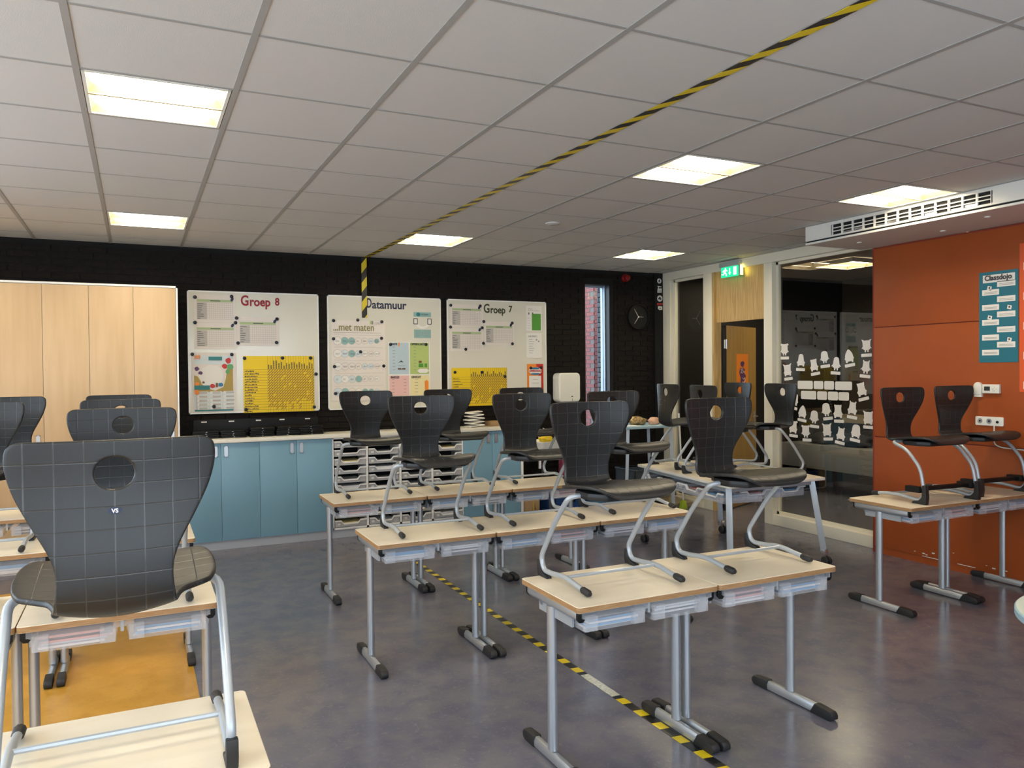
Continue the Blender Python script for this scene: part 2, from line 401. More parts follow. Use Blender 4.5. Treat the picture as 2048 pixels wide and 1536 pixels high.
# left wall with windows, near wall with windows (behind the camera)
def wall_with_windows(name, horiz, c0, c1, at0, at1, wins, mname):
    b = MB()
    def bx(a0, a1, z0, z1):
        if a1-a0 < .001 or z1-z0 < .001: return
        b.box(a0, at0, z0, a1, at1, z1) if horiz else b.box(at0, a0, z0, at1, a1, z1)
    x = c0
    for w0, w1, z0, z1 in wins:
        bx(x, w0, 0, 2.95); bx(w0, w1, 0, z0); bx(w0, w1, z1, 2.95); x = w1
    bx(x, c1, 0, 2.95); return struct(b.obj(name, mname))
lw = [(-1.2, .4, .9, 2.6), (.6, 2.2, .9, 2.6), (2.4, 4.0, .9, 2.6), (4.2, 5.8, .9, 2.6)]  # the farthest, unseen window is added to bring daylight to the back
nw = [(-2.0, -.4, .85, 2.65), (-.2, 1.4, .85, 2.65), (1.6, 3.2, .85, 2.65)]
wall_with_windows('wall_left', False, YN-.2, YB, XL-.2, XL, lw, 'white_paint')
wall_with_windows('wall_front', True, XL-.2, 6.2, YN-.2, YN, nw, 'white_paint')
k = 2
for horiz, ws in ((False, lw), (True, nw)):
    for w0, w1, z0, z1 in ws:
        b = MB()
        for a0, a1, c0, c1 in ((w0, w1, z0, z0+.06), (w0, w1, z1-.06, z1), (w0, w0+.06, z0, z1), (w1-.06, w1, z0, z1), ((w0+w1)/2-.03, (w0+w1)/2+.03, z0, z1)):
            b.box(a0, YN-.14, c0, a1, YN-.08, c1) if horiz else b.box(XL-.14, a0, c0, XL-.08, a1, c1)
        struct(b.obj('window_%d' % k, 'white_paint')); k += 1
        la = bpy.data.lights.new('daylight_portal', 'AREA'); la.shape = 'RECTANGLE'; la.size = w1-w0; la.size_y = z1-z0; la.cycles.is_portal = True
        lo = bpy.data.objects.new('daylight_portal', la); COL.objects.link(lo)
        if horiz: lo.location = ((w0+w1)/2, YN-.21, (z0+z1)/2); lo.rotation_euler = (R(90), 0, 0)
        else: lo.location = (XL-.21, (w0+w1)/2, (z0+z1)/2); lo.rotation_euler = (R(90), 0, R(-90))

# ceiling with lay-in tiles
GX, GY, GP, GQ = -.7986, 2.933, .6, .5973
CE = struct(MB().box(XL-.2, YN-.2, 2.90, XR+.2, YB+.3, 3.0).obj('ceiling', 'plenum'))
LAMPS = [(1, 1), (1, 6), (5, 6), (6, 1), (9, 1), (9, 6), (1, -4), (6, -4), (-2, -4), (3, -7), (-2, 1), (-2, 6)]
tmesh = {}
for i in range(-4, 12):
    for j in range(-8, 9):
        if (i, j) in LAMPS: continue
        x0, x1 = max(GX+i*GP, XL)+.003, min(GX+(i+1)*GP, XR)-.003; y0, y1 = max(GY+j*GQ, YN)+.003, min(GY+(j+1)*GQ, YB)-.003
        if x1-x0 < .03 or y1-y0 < .03: continue
        key = (round(x1-x0, 3), round(y1-y0, 3))
        if key not in tmesh: tmesh[key] = MB().box(-key[0]/2, -key[1]/2, 0, key[0]/2, key[1]/2, .018).mesh('ceiling_tile', 'tile')
        q = link('ceiling_tile', tmesh[key], CE); q.location = ((x0+x1)/2, (y0+y1)/2, ZT+.003)
for i in range(-2, 12):
    x = GX+i*GP; MB().box(x-.0125, YN, ZT, x+.0125, YB, ZT+.03).obj('grid_bar', 'grid', CE)
cb = MB().box(-.288, -.0105, 0, .288, .0105, .03).mesh('grid_bar', 'grid')
for j in range(-5, 9):
    y = GY+j*GQ; MB().box(XL, y-.0085, ZT+.0012, XR, y+.0085, ZT+.03).obj('grid_bar', 'grid', CE)

# recessed lamps
EM = mat('lamp_glow', (.9, .9, .85), .5, emit=((1, .85, .60), LAMP_EMIT)); mat('lamp_reflector', (.46, .38, .23), .4); mat('lamp_frame', (.8, .78, .7), .4)
lamp_lab = {(1, 1): 'square recessed ceiling lamp nearest at upper left of the room', (1, 6): 'square recessed ceiling lamp above the maple wardrobe', (5, 6): 'square recessed ceiling lamp beside the far end of the ceiling hazard tape',
 (6, 1): 'square recessed ceiling lamp right of the ceiling tape, mid room', (9, 1): 'square recessed ceiling lamp tucked against the white air grille', (9, 6): 'square recessed ceiling lamp in front of the wall clock corner',
 (1, -4): 'square recessed ceiling lamp behind the camera, left', (6, -4): 'square recessed ceiling lamp behind the camera, right', (-2, -4): 'square recessed ceiling lamp behind the camera at the window wall', (3, -7): 'square recessed ceiling lamp nearest the front windows', (-2, 1): 'square recessed ceiling lamp outside the left edge of view', (-2, 6): 'square recessed ceiling lamp over the left wardrobe end'}
h = .284; fr = MB().box(-h, -h, 0, -h+.014, h, .05).box(h-.014, -h, 0, h, h, .05).box(-h, -h, 0, h, -h+.014, .05).box(-h, h-.014, 0, h, h, .05).mesh('lamp_frame', 'lamp_frame')
dv = MB().box(-h+.01, -.008, .0, h-.01, .008, .05).mesh('divider', 'lamp_reflector')
rf = MB()
for y0, y1 in ((-h+.014, -.008), (.008, h-.014)):
    rf.quad(((-h+.014, y0, .005), (-h+.014, y1, .005), (-h+.04, y1-.018, .042), (-h+.04, y0+.018, .042))); rf.quad(((h-.014, y0, .005), (h-.04, y0+.018, .042), (h-.04, y1-.018, .042), (h-.014, y1, .005)))
    rf.quad(((-h+.014, y0, .005), (-h+.04, y0+.018, .042), (h-.04, y0+.018, .042), (h-.014, y0, .005))); rf.quad(((-h+.014, y1, .005), (h-.014, y1, .005), (h-.04, y1-.018, .042), (-h+.04, y1-.018, .042)))
rfm = rf.mesh('reflector', 'lamp_reflector')
gl = [MB().box(-h+.04, y0+.018, .038, h-.04, y1-.018, .044).mesh('diffuser', 'lamp_glow') for y0, y1 in ((-h+.014, -.008), (.008, h-.014))]
for i, j in LAMPS:
    t = thing('ceiling_lamp', lamp_lab[(i, j)], 'lamp', (GX+(i+.5)*GP, GY+(j+.5)*GQ, ZT-.001), 0, 'recessed ceiling lamps')
    link('lamp_frame', fr, t); link('divider', dv, t); link('reflector', rfm, t); link('diffuser', gl[0], t); link('diffuser', gl[1], t)

# hazard tapes (ceiling, wall, floor)
o = MB().box(-.026, 0, -.0012, .026, YB-1.3, 0).obj('hazard_tape', 'hazard_ceiling'); o.location = (2.197, 1.3, ZT-.0002); tag(o, 'black and yellow striped tape running along the ceiling', 'tape', 'hazard tapes')
o = MB().box(-.028, -.0015, 0, .028, 0, .63).obj('hazard_tape', 'hazard_wall'); o.location = (2.165, YB-.033, 2.215); tag(o, 'black and yellow striped tape hanging down over the Datamuur whiteboard', 'tape', 'hazard tapes')
o = MB().box(-.024, 0, 0, .024, 5.8, .0012).obj('hazard_tape', 'hazard_floor'); o.location = (2.147, 1.0, .0002); tag(o, 'black and yellow striped tape on the floor between the desks', 'tape', 'hazard tapes')

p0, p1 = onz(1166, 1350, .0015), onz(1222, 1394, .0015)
o = MB().box(-.0245, 0, 0, .0245, p0.y-p1.y, .0008).obj('tape_glare', 'glare_pale'); o.location = (2.147, p1.y, .0015); tag(o, 'pale shiny patch of painted window glare on the striped floor tape', 'tape')  # window glare on the tape, put into a pale glossy piece
p0 = onz(1106, 447, ZT)
t = thing('ceiling_detector', 'small flat round white disc on a ceiling tile mid room', 'detector', (p0.x, p0.y, ZT+.003))
MB().lathe([(.062, 0), (.062, -.006), (.052, -.012)], 24, lambda a, c_, hh: (a, c_, hh)).obj('cover', 'tile', t, smooth=True); MB().lathe([(.03, -.012), (.028, -.016)], 16, lambda a, c_, hh: (a, c_, hh)).obj('cap', 'grid', t)

# ------------------------------------------------------------------ partition on the right: frames, glass, door
FX0, FX1 = 6.0, 6.12
b = MB()
b.box(FX0, 4.80, 2.755, FX1, YB, ZT)                                             # header
b.box(FX0, 7.90, 0, FX1, YB-.036, 2.755); b.box(FX0, 7.115, 0, FX1, 7.27, 2.755)
b.box(FX0, 6.17, 0, FX1, 6.29, 2.755); b.box(FX0, 7.27, 0, FX1, 7.90, .07); b.box(FX0, 4.80, 0, FX1, 6.17, .11)
struct(b.obj('trim_3', 'cream', None, bev=.004))
b = MB()                                                                          # glazing beads, set back
for y0, y1, z0, z1 in ((7.27, 7.90, .07, 2.755), (4.82, 6.17, .11, 2.755)):
    b.box(6.06, y0, z0, 6.10, y0+.028, z1); b.box(6.06, y1-.028, z0, 6.10, y1, z1); b.box(6.06, y0, z1-.028, 6.10, y1, z1); b.box(6.06, y0, z0, 6.10, y1, z0+.028)
struct(b.obj('trim_4', 'cream'))
w = struct(MB().box(6.074, 7.29, .09, 6.082, 7.88, 2.735).obj('window_20', 'glass')); w['label'] = 'narrow glass pane left of the door'
w = struct(MB().box(6.074, 4.83, .13, 6.082, 6.15, 2.735).obj('window_21', 'glass')); w['label'] = 'large glass pane with paper cutouts'
# wooden panel over the door
struct(MB().box(6.035, 6.29, 2.175, 6.075, 7.115, 2.755).obj('trim_5', 'wood_panel')); struct(MB().box(6.0, 7.075, 0, 6.10, 7.115, 2.755).obj('trim_6', 'wood_panel'))
# door leaf swung into the corridor
D = struct(bpy.data.objects.new('door_1', None)); COL.objects.link(D); D.location = (6.13, 7.065, 0); D.rotation_euler = (0, 0, R(-90+112))
MB().box(.02, -.02, .012, .80, .02, 2.145).obj('door_leaf', 'door_wood', D, bev=.002)
MB().box(0, -.022, .012, .02, .022, 2.145).obj('door_edge', 'black', D)
for z in (1.93, 1.05, .25): MB().box(-.03, -.034, z-.05, .03, -.018, z+.05).tube([(0, -.035, z-.055), (0, -.035, z+.055)], .009, 8).obj('hinge', 'steel', D)
hd = MB().box(.735, -.028, .96, .765, -.02, 1.12).obj('handle_plate', 'steel', D, bev=.003)
MB().tube(fillet([(.75, -.02, 1.06), (.75, -.065, 1.06), (.64, -.065, 1.06)], .02), .009, 8).obj('door_handle', 'steel', D, smooth=True)
# corridor beyond
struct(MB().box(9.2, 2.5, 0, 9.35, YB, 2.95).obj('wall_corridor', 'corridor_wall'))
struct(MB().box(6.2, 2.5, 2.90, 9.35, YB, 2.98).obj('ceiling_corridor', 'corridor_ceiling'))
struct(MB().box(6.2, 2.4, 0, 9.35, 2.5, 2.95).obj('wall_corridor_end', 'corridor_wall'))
struct(MB().box(9.1, 4.0, .86, 9.2, 8.0, .98).obj('trim_7', 'beige_sill'))
t = thing('corridor_bench', 'long grey fronted bench in the dark corridor behind the glass', 'bench', (8.0, 6.6, 0))
MB().box(0, -2.3, .32, .06, 1.46, .63).obj('front_panel', 'grey_panel', t, bev=.004); MB().box(.06, -2.3, .60, .5, 1.46, .63).obj('seat', 'grey_panel', t, bev=.004)
for y in (-1.9, -.9, .1, 1.1): MB().tube(fillet([(.45, y, .6), (.45, y, .015), (-.22, y, .015), (-.27, y, .05)], .06), .014, 8).obj('sled_leg', 'silver', t, smooth=True)
cl = thing('ceiling_lamp', 'square recessed ceiling lamp in the corridor behind the glass', 'lamp', (onz(1700, 531, 2.848).x, onz(1700, 531, 2.848).y, 2.846))
link('lamp_frame', fr, cl); link('divider', dv, cl); link('reflector', rfm, cl); link('diffuser', gl[0], cl); link('diffuser', gl[1], cl)
def lump(name, m, loc, sx, sy, sz, label, cat, seed):
    random.seed(seed); bm = bmesh.new(); bmesh.ops.create_icosphere(bm, subdivisions=3, radius=1)
    ph = [random.uniform(0, 6) for _ in range(6)]
    for v in bm.verts:
        c = v.co; k = 1+.13*math.sin(3*c.x+ph[0])*math.cos(4*c.y+ph[1])+.08*math.sin(7*c.z+ph[2]+3*c.x)+.05*math.sin(9*c.y+ph[3])
        z = c.z*k; v.co = Vector((c.x*k*sx, c.y*k*sy, max(z, -.75)*sz+.75*sz))
    me = bpy.data.meshes.new(name); bm.to_mesh(me); bm.free(); me.materials.append(MATS[m]); me.polygons.foreach_set('use_smooth', [True]*len(me.polygons))
    o = link(name, me); o.location = loc; return tag(o, label, cat)
for lx, ly, lab_ in ((6.75, 7.5, 'above the open door'), (7.1, 5.0, 'hidden behind the orange wall'), (7.1, 3.6, 'at the far right end')):  # unseen fill lamps, added to brighten the corridor bench, floor and door leaf
    fill_lamp = thing('ceiling_lamp', 'added unseen fill lamp in the corridor ' + lab_, 'lamp', (lx, ly, 2.846))
    for nm_, me_ in (('lamp_frame', fr), ('divider', dv), ('reflector', rfm), ('diffuser', gl[0]), ('diffuser', gl[1])): link(nm_, me_, fill_lamp)
lump('coat_heap', 'coat', (8.28, 6.35, .6315), .16, .30, .13, 'dark coat heaped on the right part of the corridor bench', 'coat', 3)
lump('coat_heap', 'coat', (8.28, 7.05, .6315), .16, .24, .10, 'dark coat heaped on the middle of the corridor bench', 'coat', 5)
lump('coat_heap', 'coat', (8.28, 7.6, .6315), .15, .20, .08, 'dark coat heaped on the left part of the corridor bench', 'coat', 8)

# ------------------------------------------------------------------ orange wall and white air unit
WRT = struct(MB().box(XO+.014, YN, 0, 6.3, 4.83, 2.70).box(XO+.004, 4.815, 0, 6.1, 4.845, 2.70).obj('wall_right', 'orange_edge'))
for y0, y1 in ((YN, .9), (.906, 4.828)):
    for z0, z1 in ((.062, 1.026), (1.034, 1.990), (1.998, 2.685)):
        q = MB().box(XO, y0, z0, XO+.016, y1, z1).obj('wall_panel', 'orange_wall', WRT, bev=.002)
struct(MB().box(XO+.008, YN, 0, XO+.02, 4.83, .064).obj('baseboard_right', 'orange_wall'))
sc_ = MB()
random.seed(4)
for k in range(8):
    y = random.uniform(3.6, 4.5); z = .062+abs(random.gauss(0, .05)); s = random.uniform(.003, .009); sc_.box(XO-.0012, y-s*1.5, z, XO, y+s*1.5, z+s)
sc_.box(XO-.0012, 4.16, .062, XO, 4.36, .066).box(XO-.0012, 3.9, .064, XO, 4.05, .068).obj('paint_chips', 'paper', WRT)
t = thing('air_unit', 'long white ceiling air unit with dark grille slots above the orange wall', 'vent', (5.21, 4.96, 2.70))
b = MB(); ga, gb = .28, 1.34                                # the grille starts .28 from the far end
b.box(0, -6.4, 0, .022, 0, .016); b.box(0, -ga, .030, .016, 0, .1535); b.box(0, -6.4, .030, .016, -ga-gb, .1535)
b.box(0, -ga-gb, .128, .016, -ga, .1535); b.box(0, -ga-gb, .030, .016, -ga, .044)
b.box(.024, -6.4, .018, XO-5.21, 0, .1535)
b.obj('housing', 'white_paint', t)
MB().box(.0225, -6.4, 0.0, XO-5.21, 0, .0175).obj('underside', 'soffit', t)
MB().box(.0165, -ga-gb, .044, .0235, -ga, .128).box(.0165, -6.4, .0165, .0235, 0, .0295).obj('slot_dark', 'dark_gap', t)
b = MB(); n = 13
for k in range(n+1):
    y = -ga-gb*k/n; b.box(0, y-.007, .044, .012, y+.007, .128)
for z in (.072, .0985): b.box(.001, -ga-gb, z-.0035, .012, -ga, z+.0035)
b.obj('grille', 'white_paint', t)
for k in range(13):
    MB().box(.013, -ga-gb*(k+.9)/n, .05, .0145, -ga-gb*(k+.1)/n, .05+.008*(k % 3)).obj('louvre', 'steel', t)
for y, x in ((-.30, .30), (-.95, .45), (-1.45, .22)): MB().lathe([(.02, 0), (.02, -.006), (.012, -.009)], 12, lambda a, c, hh: (x+a, y+c, hh)).obj('screw_cap', 'plastic_white', t)

# ------------------------------------------------------------------ chairs
def make_shell(flip=False):
    prof = [(.462, .392), (.448, .414), (.405, .428), (.32, .426), (.22, .415), (.13, .400), (.065, .381), (.020, .390), (.000, .432), (.001, .52), (.012, .60), (.018, .68), (.014, .777)]
    # Catmull-Rom through the side profile
    pts = []
    Q = [Vector((p[0], p[1])) for p in prof]; Q = [Q[0]*2-Q[1]]+Q+[Q[-1]*2-Q[-2]]
    for i in range(1, len(Q)-2):
        for k in range(12):
            t = k/12; a, b_, c, d = Q[i-1], Q[i], Q[i+1], Q[i+2]
            pts.append(.5*((2*b_)+(c-a)*t+(2*a-5*b_+4*c-d)*t*t+(3*b_-a-3*c+d)*t**3))
    pts.append(Q[-2]); S = [0]
    for i in range(1, len(pts)): S.append(S[-1]+(pts[i]-pts[i-1]).length)
    LT = S[-1]
    def at(s):
        s = max(0, min(LT, s))
        for i in range(1, len(S)):
            if S[i] >= s:
                t = (s-S[i-1])/max(1e-9, S[i]-S[i-1]); p = pts[i-1].lerp(pts[i], t); d = (pts[i]-pts[i-1]).normalized(); return p, d
        return pts[-1], (pts[-1]-pts[-2]).normalized()
    wn_ = [(0, .10), (.008, .135), (.02, .160), (.045, .186), (.09, .208), (.16, .222), (.24, .226), (.295, .222), (.325, .214), (.345, .203), (.360, .186), (.371, .167), (.383, .151), (.400, .139), (.425, .131), (.455, .125)]
    tail = [(LT-q, w_) for q, w_ in ((.300, .114), (.273, .118), (.250, .126), (.225, .139), (.191, .158), (.157, .176), (.122, .193), (.083, .206), (.048, .212), (.028, .212), (.014, .208), (.005, .199), (0, .184))]
    WN = [q for q in wn_ if q[0] < LT-.33]+tail
    def wid(s):
        for i in range(1, len(WN)):
            if WN[i][0] >= s:
                a, b_ = WN[i-1], WN[i]; t = (s-a[0])/max(1e-9, b_[0]-a[0]); return a[1]+(b_[1]-a[1])*t
        return WN[-1][1]
    SH = at_z = None
    for i in range(len(S)):
        if pts[i].y > .6 and pts[i].y >= .697: SH = S[i]; break
    rows = sorted(set([0, .008, .02, .04, .335, .345, .354, .362, .371, .383]+[.065+.03*k for k in range(int((SH-.06-.065)/.03)+1)]+[SH+d for d in (-.057, -.038, -.019, 0, .019, .038, .057)]+[LT-.012, LT-.004, LT]))
    rows = [r for i, r in enumerate(rows) if i == 0 or r-rows[i-1] > .0065 or r < .05 or r > LT-.03]
    NU = 12
    bm = bmesh.new(); uvl = bm.loops.layers.uv.new('UVMap'); U = {}
    def pos(u, s):
        p, d = at(s); nrm = Vector((-d.y, d.x))       # left of travel: up on the seat, forward on the back
        if nrm.y < -.2: nrm = -nrm
        back = max(0, min(1, (s-.42)/.12)); c = .020*(u/.2)**2*(1-back)*.5+.030*(u/.21)**2*back+.040*(u/.16)**2*math.exp(-((s-.43)/.05)**2)
        q = p+Vector((1, 0))*c*back+Vector((0, 1))*c*(1-back); return Vector((u, q.x, q.y))
    def vert(u, s):
        v = bm.verts.new(pos(u, s)); U[v] = (u, s); return v
    G = [[vert(wid(s)*(2*j/NU-1), s) for j in range(NU+1)] for s in rows]
    rh = [i for i, s in enumerate(rows) if abs(s-SH) < .0585]; i0, i1 = rh[0], rh[-1]; j0, j1 = 4, 8
    F = []
    for i in range(len(rows)-1):
        for j in range(NU):
            if i0 <= i < i1 and j0 <= j < j1: continue
            F.append((G[i][j], G[i][j+1], G[i+1][j+1], G[i+1][j]))
    ring = [G[i0][j] for j in range(j0, j1)]+[G[i][j1] for i in range(i0, i1)]+[G[i1][j] for j in range(j1, j0, -1)]+[G[i][j0] for i in range(i1, i0, -1)]
    inner = []; mid = []
    for v in ring:
        u, s = U[v]; a = math.atan2((s-SH)/.057, u/.068); inner.append(vert(.0405*math.cos(a), SH+.0375*math.sin(a))); mid.append(vert(.049*math.cos(a), SH+.0445*math.sin(a)))
    n = len(ring)
    for k in range(n):
        l = (k+1) % n; F.append((ring[k], ring[l], mid[l], mid[k])); F.append((mid[k], mid[l], inner[l], inner[k]))
    for f in F: bm.faces.new(f)
    for v in [v for v in bm.verts if not v.link_faces]: bm.verts.remove(v)
    bmesh.ops.recalc_face_normals(bm, faces=bm.faces)
    for f in bm.faces:
        for l in f.loops: l[uvl].uv = U[l.vert]
    me = bpy.data.meshes.new('seat_shell'); bm.to_mesh(me); bm.free(); me.materials.append(MATS['chair_plastic'])
    ob = link('tmp', me)
    md = ob.modifiers.new('s', 'SOLIDIFY'); md.thickness = .0145; md.offset = 0; md.use_even_offset = False
    md = ob.modifiers.new('b', 'BEVEL'); md.width = .005; md.segments = 2; md.limit_method = 'ANGLE'; md.angle_limit = R(45)
    md = ob.modifiers.new('ss', 'SUBSURF'); md.levels = 1; md.render_levels = 1
    dg = bpy.context.evaluated_depsgraph_get(); out = bpy.data.meshes.new_from_object(ob.evaluated_get(dg)); bpy.data.objects.remove(ob)
    out.name = 'seat_shell'; out.polygons.foreach_set('use_smooth', [True]*len(out.polygons)); return out, at, SH
SHELL, SAT, SHOLE = make_shell()
HW = .234                                             # half distance between the runners
def mounts(t):
    # shallow carrier under the seat
    P = [(-.140, .165), (-.188, .22), (-.190, .33), (-.14, .395), (.14, .395), (.190, .33), (.188, .22), (.140, .165)]
    MB().prism(P, lambda u, v, d: (u, v, d), .380, .412).obj('seat_carrier', 'chair_under', t, bev=.010)
def badge(t):
    p, d = SAT(SHOLE-.082); f = lambda u, v, dd: Vector((u, p.x-.007-dd, p.y+v))
    q = MB().prism(circle(0, 0, .0075, 20, .0135), f, 0, .0022).obj('maker_badge', 'navy_letter', t)
    link('lettering', text_mesh('lettering', 'VS', .0125, 'chrome', lambda x, y, z: f(x, y-.0045, .002+z), .0012, .0006, 'CENTER'), q)
def glide(P, r, t): return MB().tube(P, r, 8).obj('glide_cap', 'black_rubber', t, smooth=True)
def make_chair_a():                                   # runners at the floor, legs rising forward from the heel
    t = thing('school_chair', '', 'chair')
    link('seat_shell', SHELL, t); mounts(t); badge(t)
    for sx in (-1, 1):
        x = sx*HW
        path = fillet([(x, .395, .020), (x, .33, .026), (x, .215, .044), (x, .10, .030), (x, .018, .028), (x, -.006, .085), (x*1.0, .13, .27), (x, .252, .392), (x*.66, .262, .392)], [.04, .05, .05, .045, .055, .08, .05, .04], 5)
        lg = MB().tube(path, .0115, 10).obj('leg', 'silver_paint', t, smooth=True)
        MB().tube([(x, .352, .0235), (x, .362, .0225), (x, .40, .0195), (x, .412, .0185)], [.0125, .0155, .0155, .010], 10).obj('glide_cap', 'black_rubber', lg, smooth=True)
        MB().prism([(-.022, .072), (-.024, .03), (-.016, 0), (.070, 0), (.062, .012), (.03, .019), (.008, .034), (-.002, .072)], lambda u, v, d: (x+d, u+.0, v), -.014, .014).obj('heel_pad', 'black_rubber', lg, bev=.004)
    MB().tube([(-HW, .215, .042), (HW, .215, .042)], .0075, 8).obj('cross_bar', 'silver_paint', t, smooth=True)
    return t
def make_chair_b():                                   # runners at the floor, legs rising backwards from a front heel, foot rest
    t = thing('school_chair', '', 'chair')
    link('seat_shell', SHELL, t); mounts(t)
    for sx in (-1, 1):
        x = sx*(HW+.012)
        path = fillet([(x, .02, .022), (x, .15, .040), (x, .26, .040), (x, .405, .022), (x, .437, .075), (x, .405, .24), (x, .30, .355), (x*.96, .165, .40), (x*.6, .165, .402)], [.05, .05, .05, .03, .05, .05, .05, .03], 5)
        lg = MB().tube(path, .012, 10).obj('leg', 'silver_paint', t, smooth=True)
        MB().tube([(x, .06, .028), (x, .05, .026), (x, .012, .021), (x, 0, .019)], [.0135, .017, .017, .011], 10).obj('glide_cap', 'black_rubber', lg, smooth=True)
        MB().prism([(.455, .13), (.462, .05), (.456, 0), (.345, 0), (.355, .016), (.40, .024), (.425, .05), (.430, .13)], lambda u, v, d: (x+d, u, v), -.016, .016).obj('heel_pad', 'black_rubber', lg, bev=.004)
        MB().box(x-.024, .30, .075, x+.024, .415, .115).obj('rest_clamp', 'black', lg, bev=.004)
    MB().box(-HW, .335, .083, HW, .395, .107).obj('foot_rest', 'black', t, bev=.006)
    MB().tube([(-HW, .15, .038), (HW, .15, .038)], .008, 8).obj('cross_bar', 'silver_paint', t, smooth=True)
    return t
TA, TB = make_chair_a(), make_chair_b(); used = set()
def chair(proto, x, y, z, rz, label, group):
    if proto.name not in used:
        used.add(proto.name); proto.location = (x, y, z); proto.rotation_euler = (0, 0, rz); proto['label'] = label; proto['group'] = group; return proto
    return dup(proto, (x, y, z), rz, label, group)

# ------------------------------------------------------------------ desks
DW, DD, DH = .696, .50, .72
def tray_mesh(w, d, hh, m):
    b = MB(); n = len(b.v)
    def ring(w_, y0, y1, z): return [(-w_/2, y0, z), (w_/2, y0, z), (w_/2, y1, z), (-w_/2, y1, z)]
    L = [ring(w-.035, .012, d-.02, 0), ring(w-.012, .003, d-.008, hh-.022), ring(w+.004, -.004, d, hh-.022), ring(w+.004, -.004, d, hh)]
    for i in range(3):
        for k in range(4):
            l = (k+1) % 4; b.quad((L[i][k], L[i][l], L[i+1][l], L[i+1][k]))
    b.quad(L[0])
    for sx in (-1, 1):                                 # stiffening lugs at the front corners
        x = sx*(w/2-.042); b.box(x-.027, -.001, .004, x+.027, .022, hh-.02)
    return b.mesh('tray', m)
TRAY = tray_mesh(.308, .40, .082, 'tray_plastic')
def tray_paper(kind):
    b = MB(); random.seed(kind*11+3)
    for k in range(5):
        z = .006+.0095*k; x0 = -.128+random.uniform(0, .02); x1 = .128-random.uniform(0, .03); b.cur = random.choice((0, 0, 0, 1, 2, 3) if kind else (0, 0, 0, 0, 1, 3))
        b.box(x0, .016+random.uniform(0, .02), z, x1, .34, z+.0085)
    return b.mesh('paper_stack', ['tray_content', 'content_blue', 'content_pink', 'content_dark'])
PAP = [tray_paper(k) for k in range(4)]
def make_desk():
    t = thing('school_desk', '', 'desk')
    b = MB(); T = .024
    P = rnd_rect(-DW/2+.001, 0, DW/2-.001, DD, .016); b.prism(P, lambda u, v, d: (u, v, d), DH-T, DH)
    b.m[0] = 1
    for i in range(2, len(b.m)): b.m[i] = 1
    b.obj('tabletop', ['laminate', 'ply_edge'], t, bev=.0016, seg=1)
    for sx in (-1, 1):
        x = sx*(DW/2-.028)
        r = MB().prism([(-.012, 0), (-.016, -.008), (-.016, -.030), (-.006, -.042), (.008, -.042), (.016, -.032), (.016, 0)], lambda u, v, d: (x-sx*u, d, DH-T+v), .03, .46).obj('side_rail', 'silver', t, bev=.002)
        for y0, y1 in ((.022, .033), (.457, .468)): MB().prism([(-.014, 0), (-.018, -.008), (-.018, -.032), (-.007, -.044), (.009, -.044), (.018, -.034), (.018, 0)], lambda u, v, d: (x-sx*u, d, DH-T+v), y0, y1).obj('end_cap', 'black', r, bev=.002)
        ly = .265
        MB().tube([(x, ly, .05), (x, ly, DH-.062)], .0195, 14, .025).obj('leg', 'silver', t, smooth=True)
        MB().tube([(x, ly, .048), (x, ly, .058)], [.026, .021], 14, .03)
        f = MB().prism([(-.017, .006), (-.017, .030), (-.009, .047), (.009, .047), (.017, .030), (.017, .006)], lambda u, v, d: (x+u, d, v), .075, .425).obj('foot', 'silver', t, bev=.003)
        for y0, y1, s in ((.098, -.012, -1), (.402, .512, 1)):
            c = MB(); S = ((y0, 0), (y1-s*.02, 0), (y1, .012), (y1, .030), (y1-s*.012, .045), (y0+s*.002, .051))
            c.prism([(q[0]-s*(.028 if k == 0 and s < 0 else 0), q[1]) for k, q in enumerate(S)], lambda u, v, d: (x+d, u, v), -.0205, .0205).obj('foot_cap', 'black_rubber', f, bev=.006)
    MB().box(-DW/2+.03, .35, DH-.085, DW/2-.03, .372, DH-.065).box(-DW/2+.03, .10, DH-.108, -DW/2+.04, .38, DH-.07).box(DW/2-.04, .10, DH-.108, DW/2-.03, .38, DH-.07).box(-.006, .02, DH-.07, .006, .42, DH-T).obj('tray_runner', 'silver_paint', t)
    for k, sx in enumerate((-1, 1)):
        q = link('tray', TRAY, t); q.location = (sx*.162, .018, DH-T-.086)
        link('paper_stack', PAP[k], q)
    return t
TD = make_desk(); desk_n = [0]
def desk(x, y, label, group, rz=0):
    if desk_n[0] == 0: d = TD; d.location = (x, y, 0); d.rotation_euler = (0, 0, rz); d['label'] = label; d['group'] = group
    else:
        d = dup(TD, (x, y, 0), rz, label, group)
        for i, c in enumerate([c for c in d.children if c.name.startswith('tray') and not c.name.startswith('tray_r')]):
            for g in c.children: g.data = PAP[(desk_n[0]+i*2+1) % 4]
    desk_n[0] += 1; return d
GD, GC = 'school desks with clear trays', 'charcoal school chairs lifted onto the desks'
P180 = math.pi
row_name = {'1': 'nearest right-hand row', '2': 'middle right-hand row', '3': 'farthest right-hand row'}
for rn, y0, xs, cs in (('1', 2.592, (1.87, 2.567), ((1.862, 3.088), (2.612, 3.092))), ('2', 4.025, (1.487, 2.184, 2.881), ((1.542, 4.50), (2.226, 4.515), (2.945, 4.555))), ('3', 5.455, (1.578, 2.276, 2.974), ((1.602, 5.985), (2.30, 6.03), (2.985, 6.05)))):
    pos = ('left', 'right') if len(xs) == 2 else ('left', 'middle', 'right')
    for x, p in zip(xs, pos): desk(x, y0, 'birch topped desk, %s desk of the %s' % (p, row_name[rn]), GD)
    for (x, y), p in zip(cs, pos): chair(TA, x, y, DH, P180+random.uniform(-.02, .02), 'charcoal chair standing on the %s desk of the %s' % (p, row_name[rn]), GC)
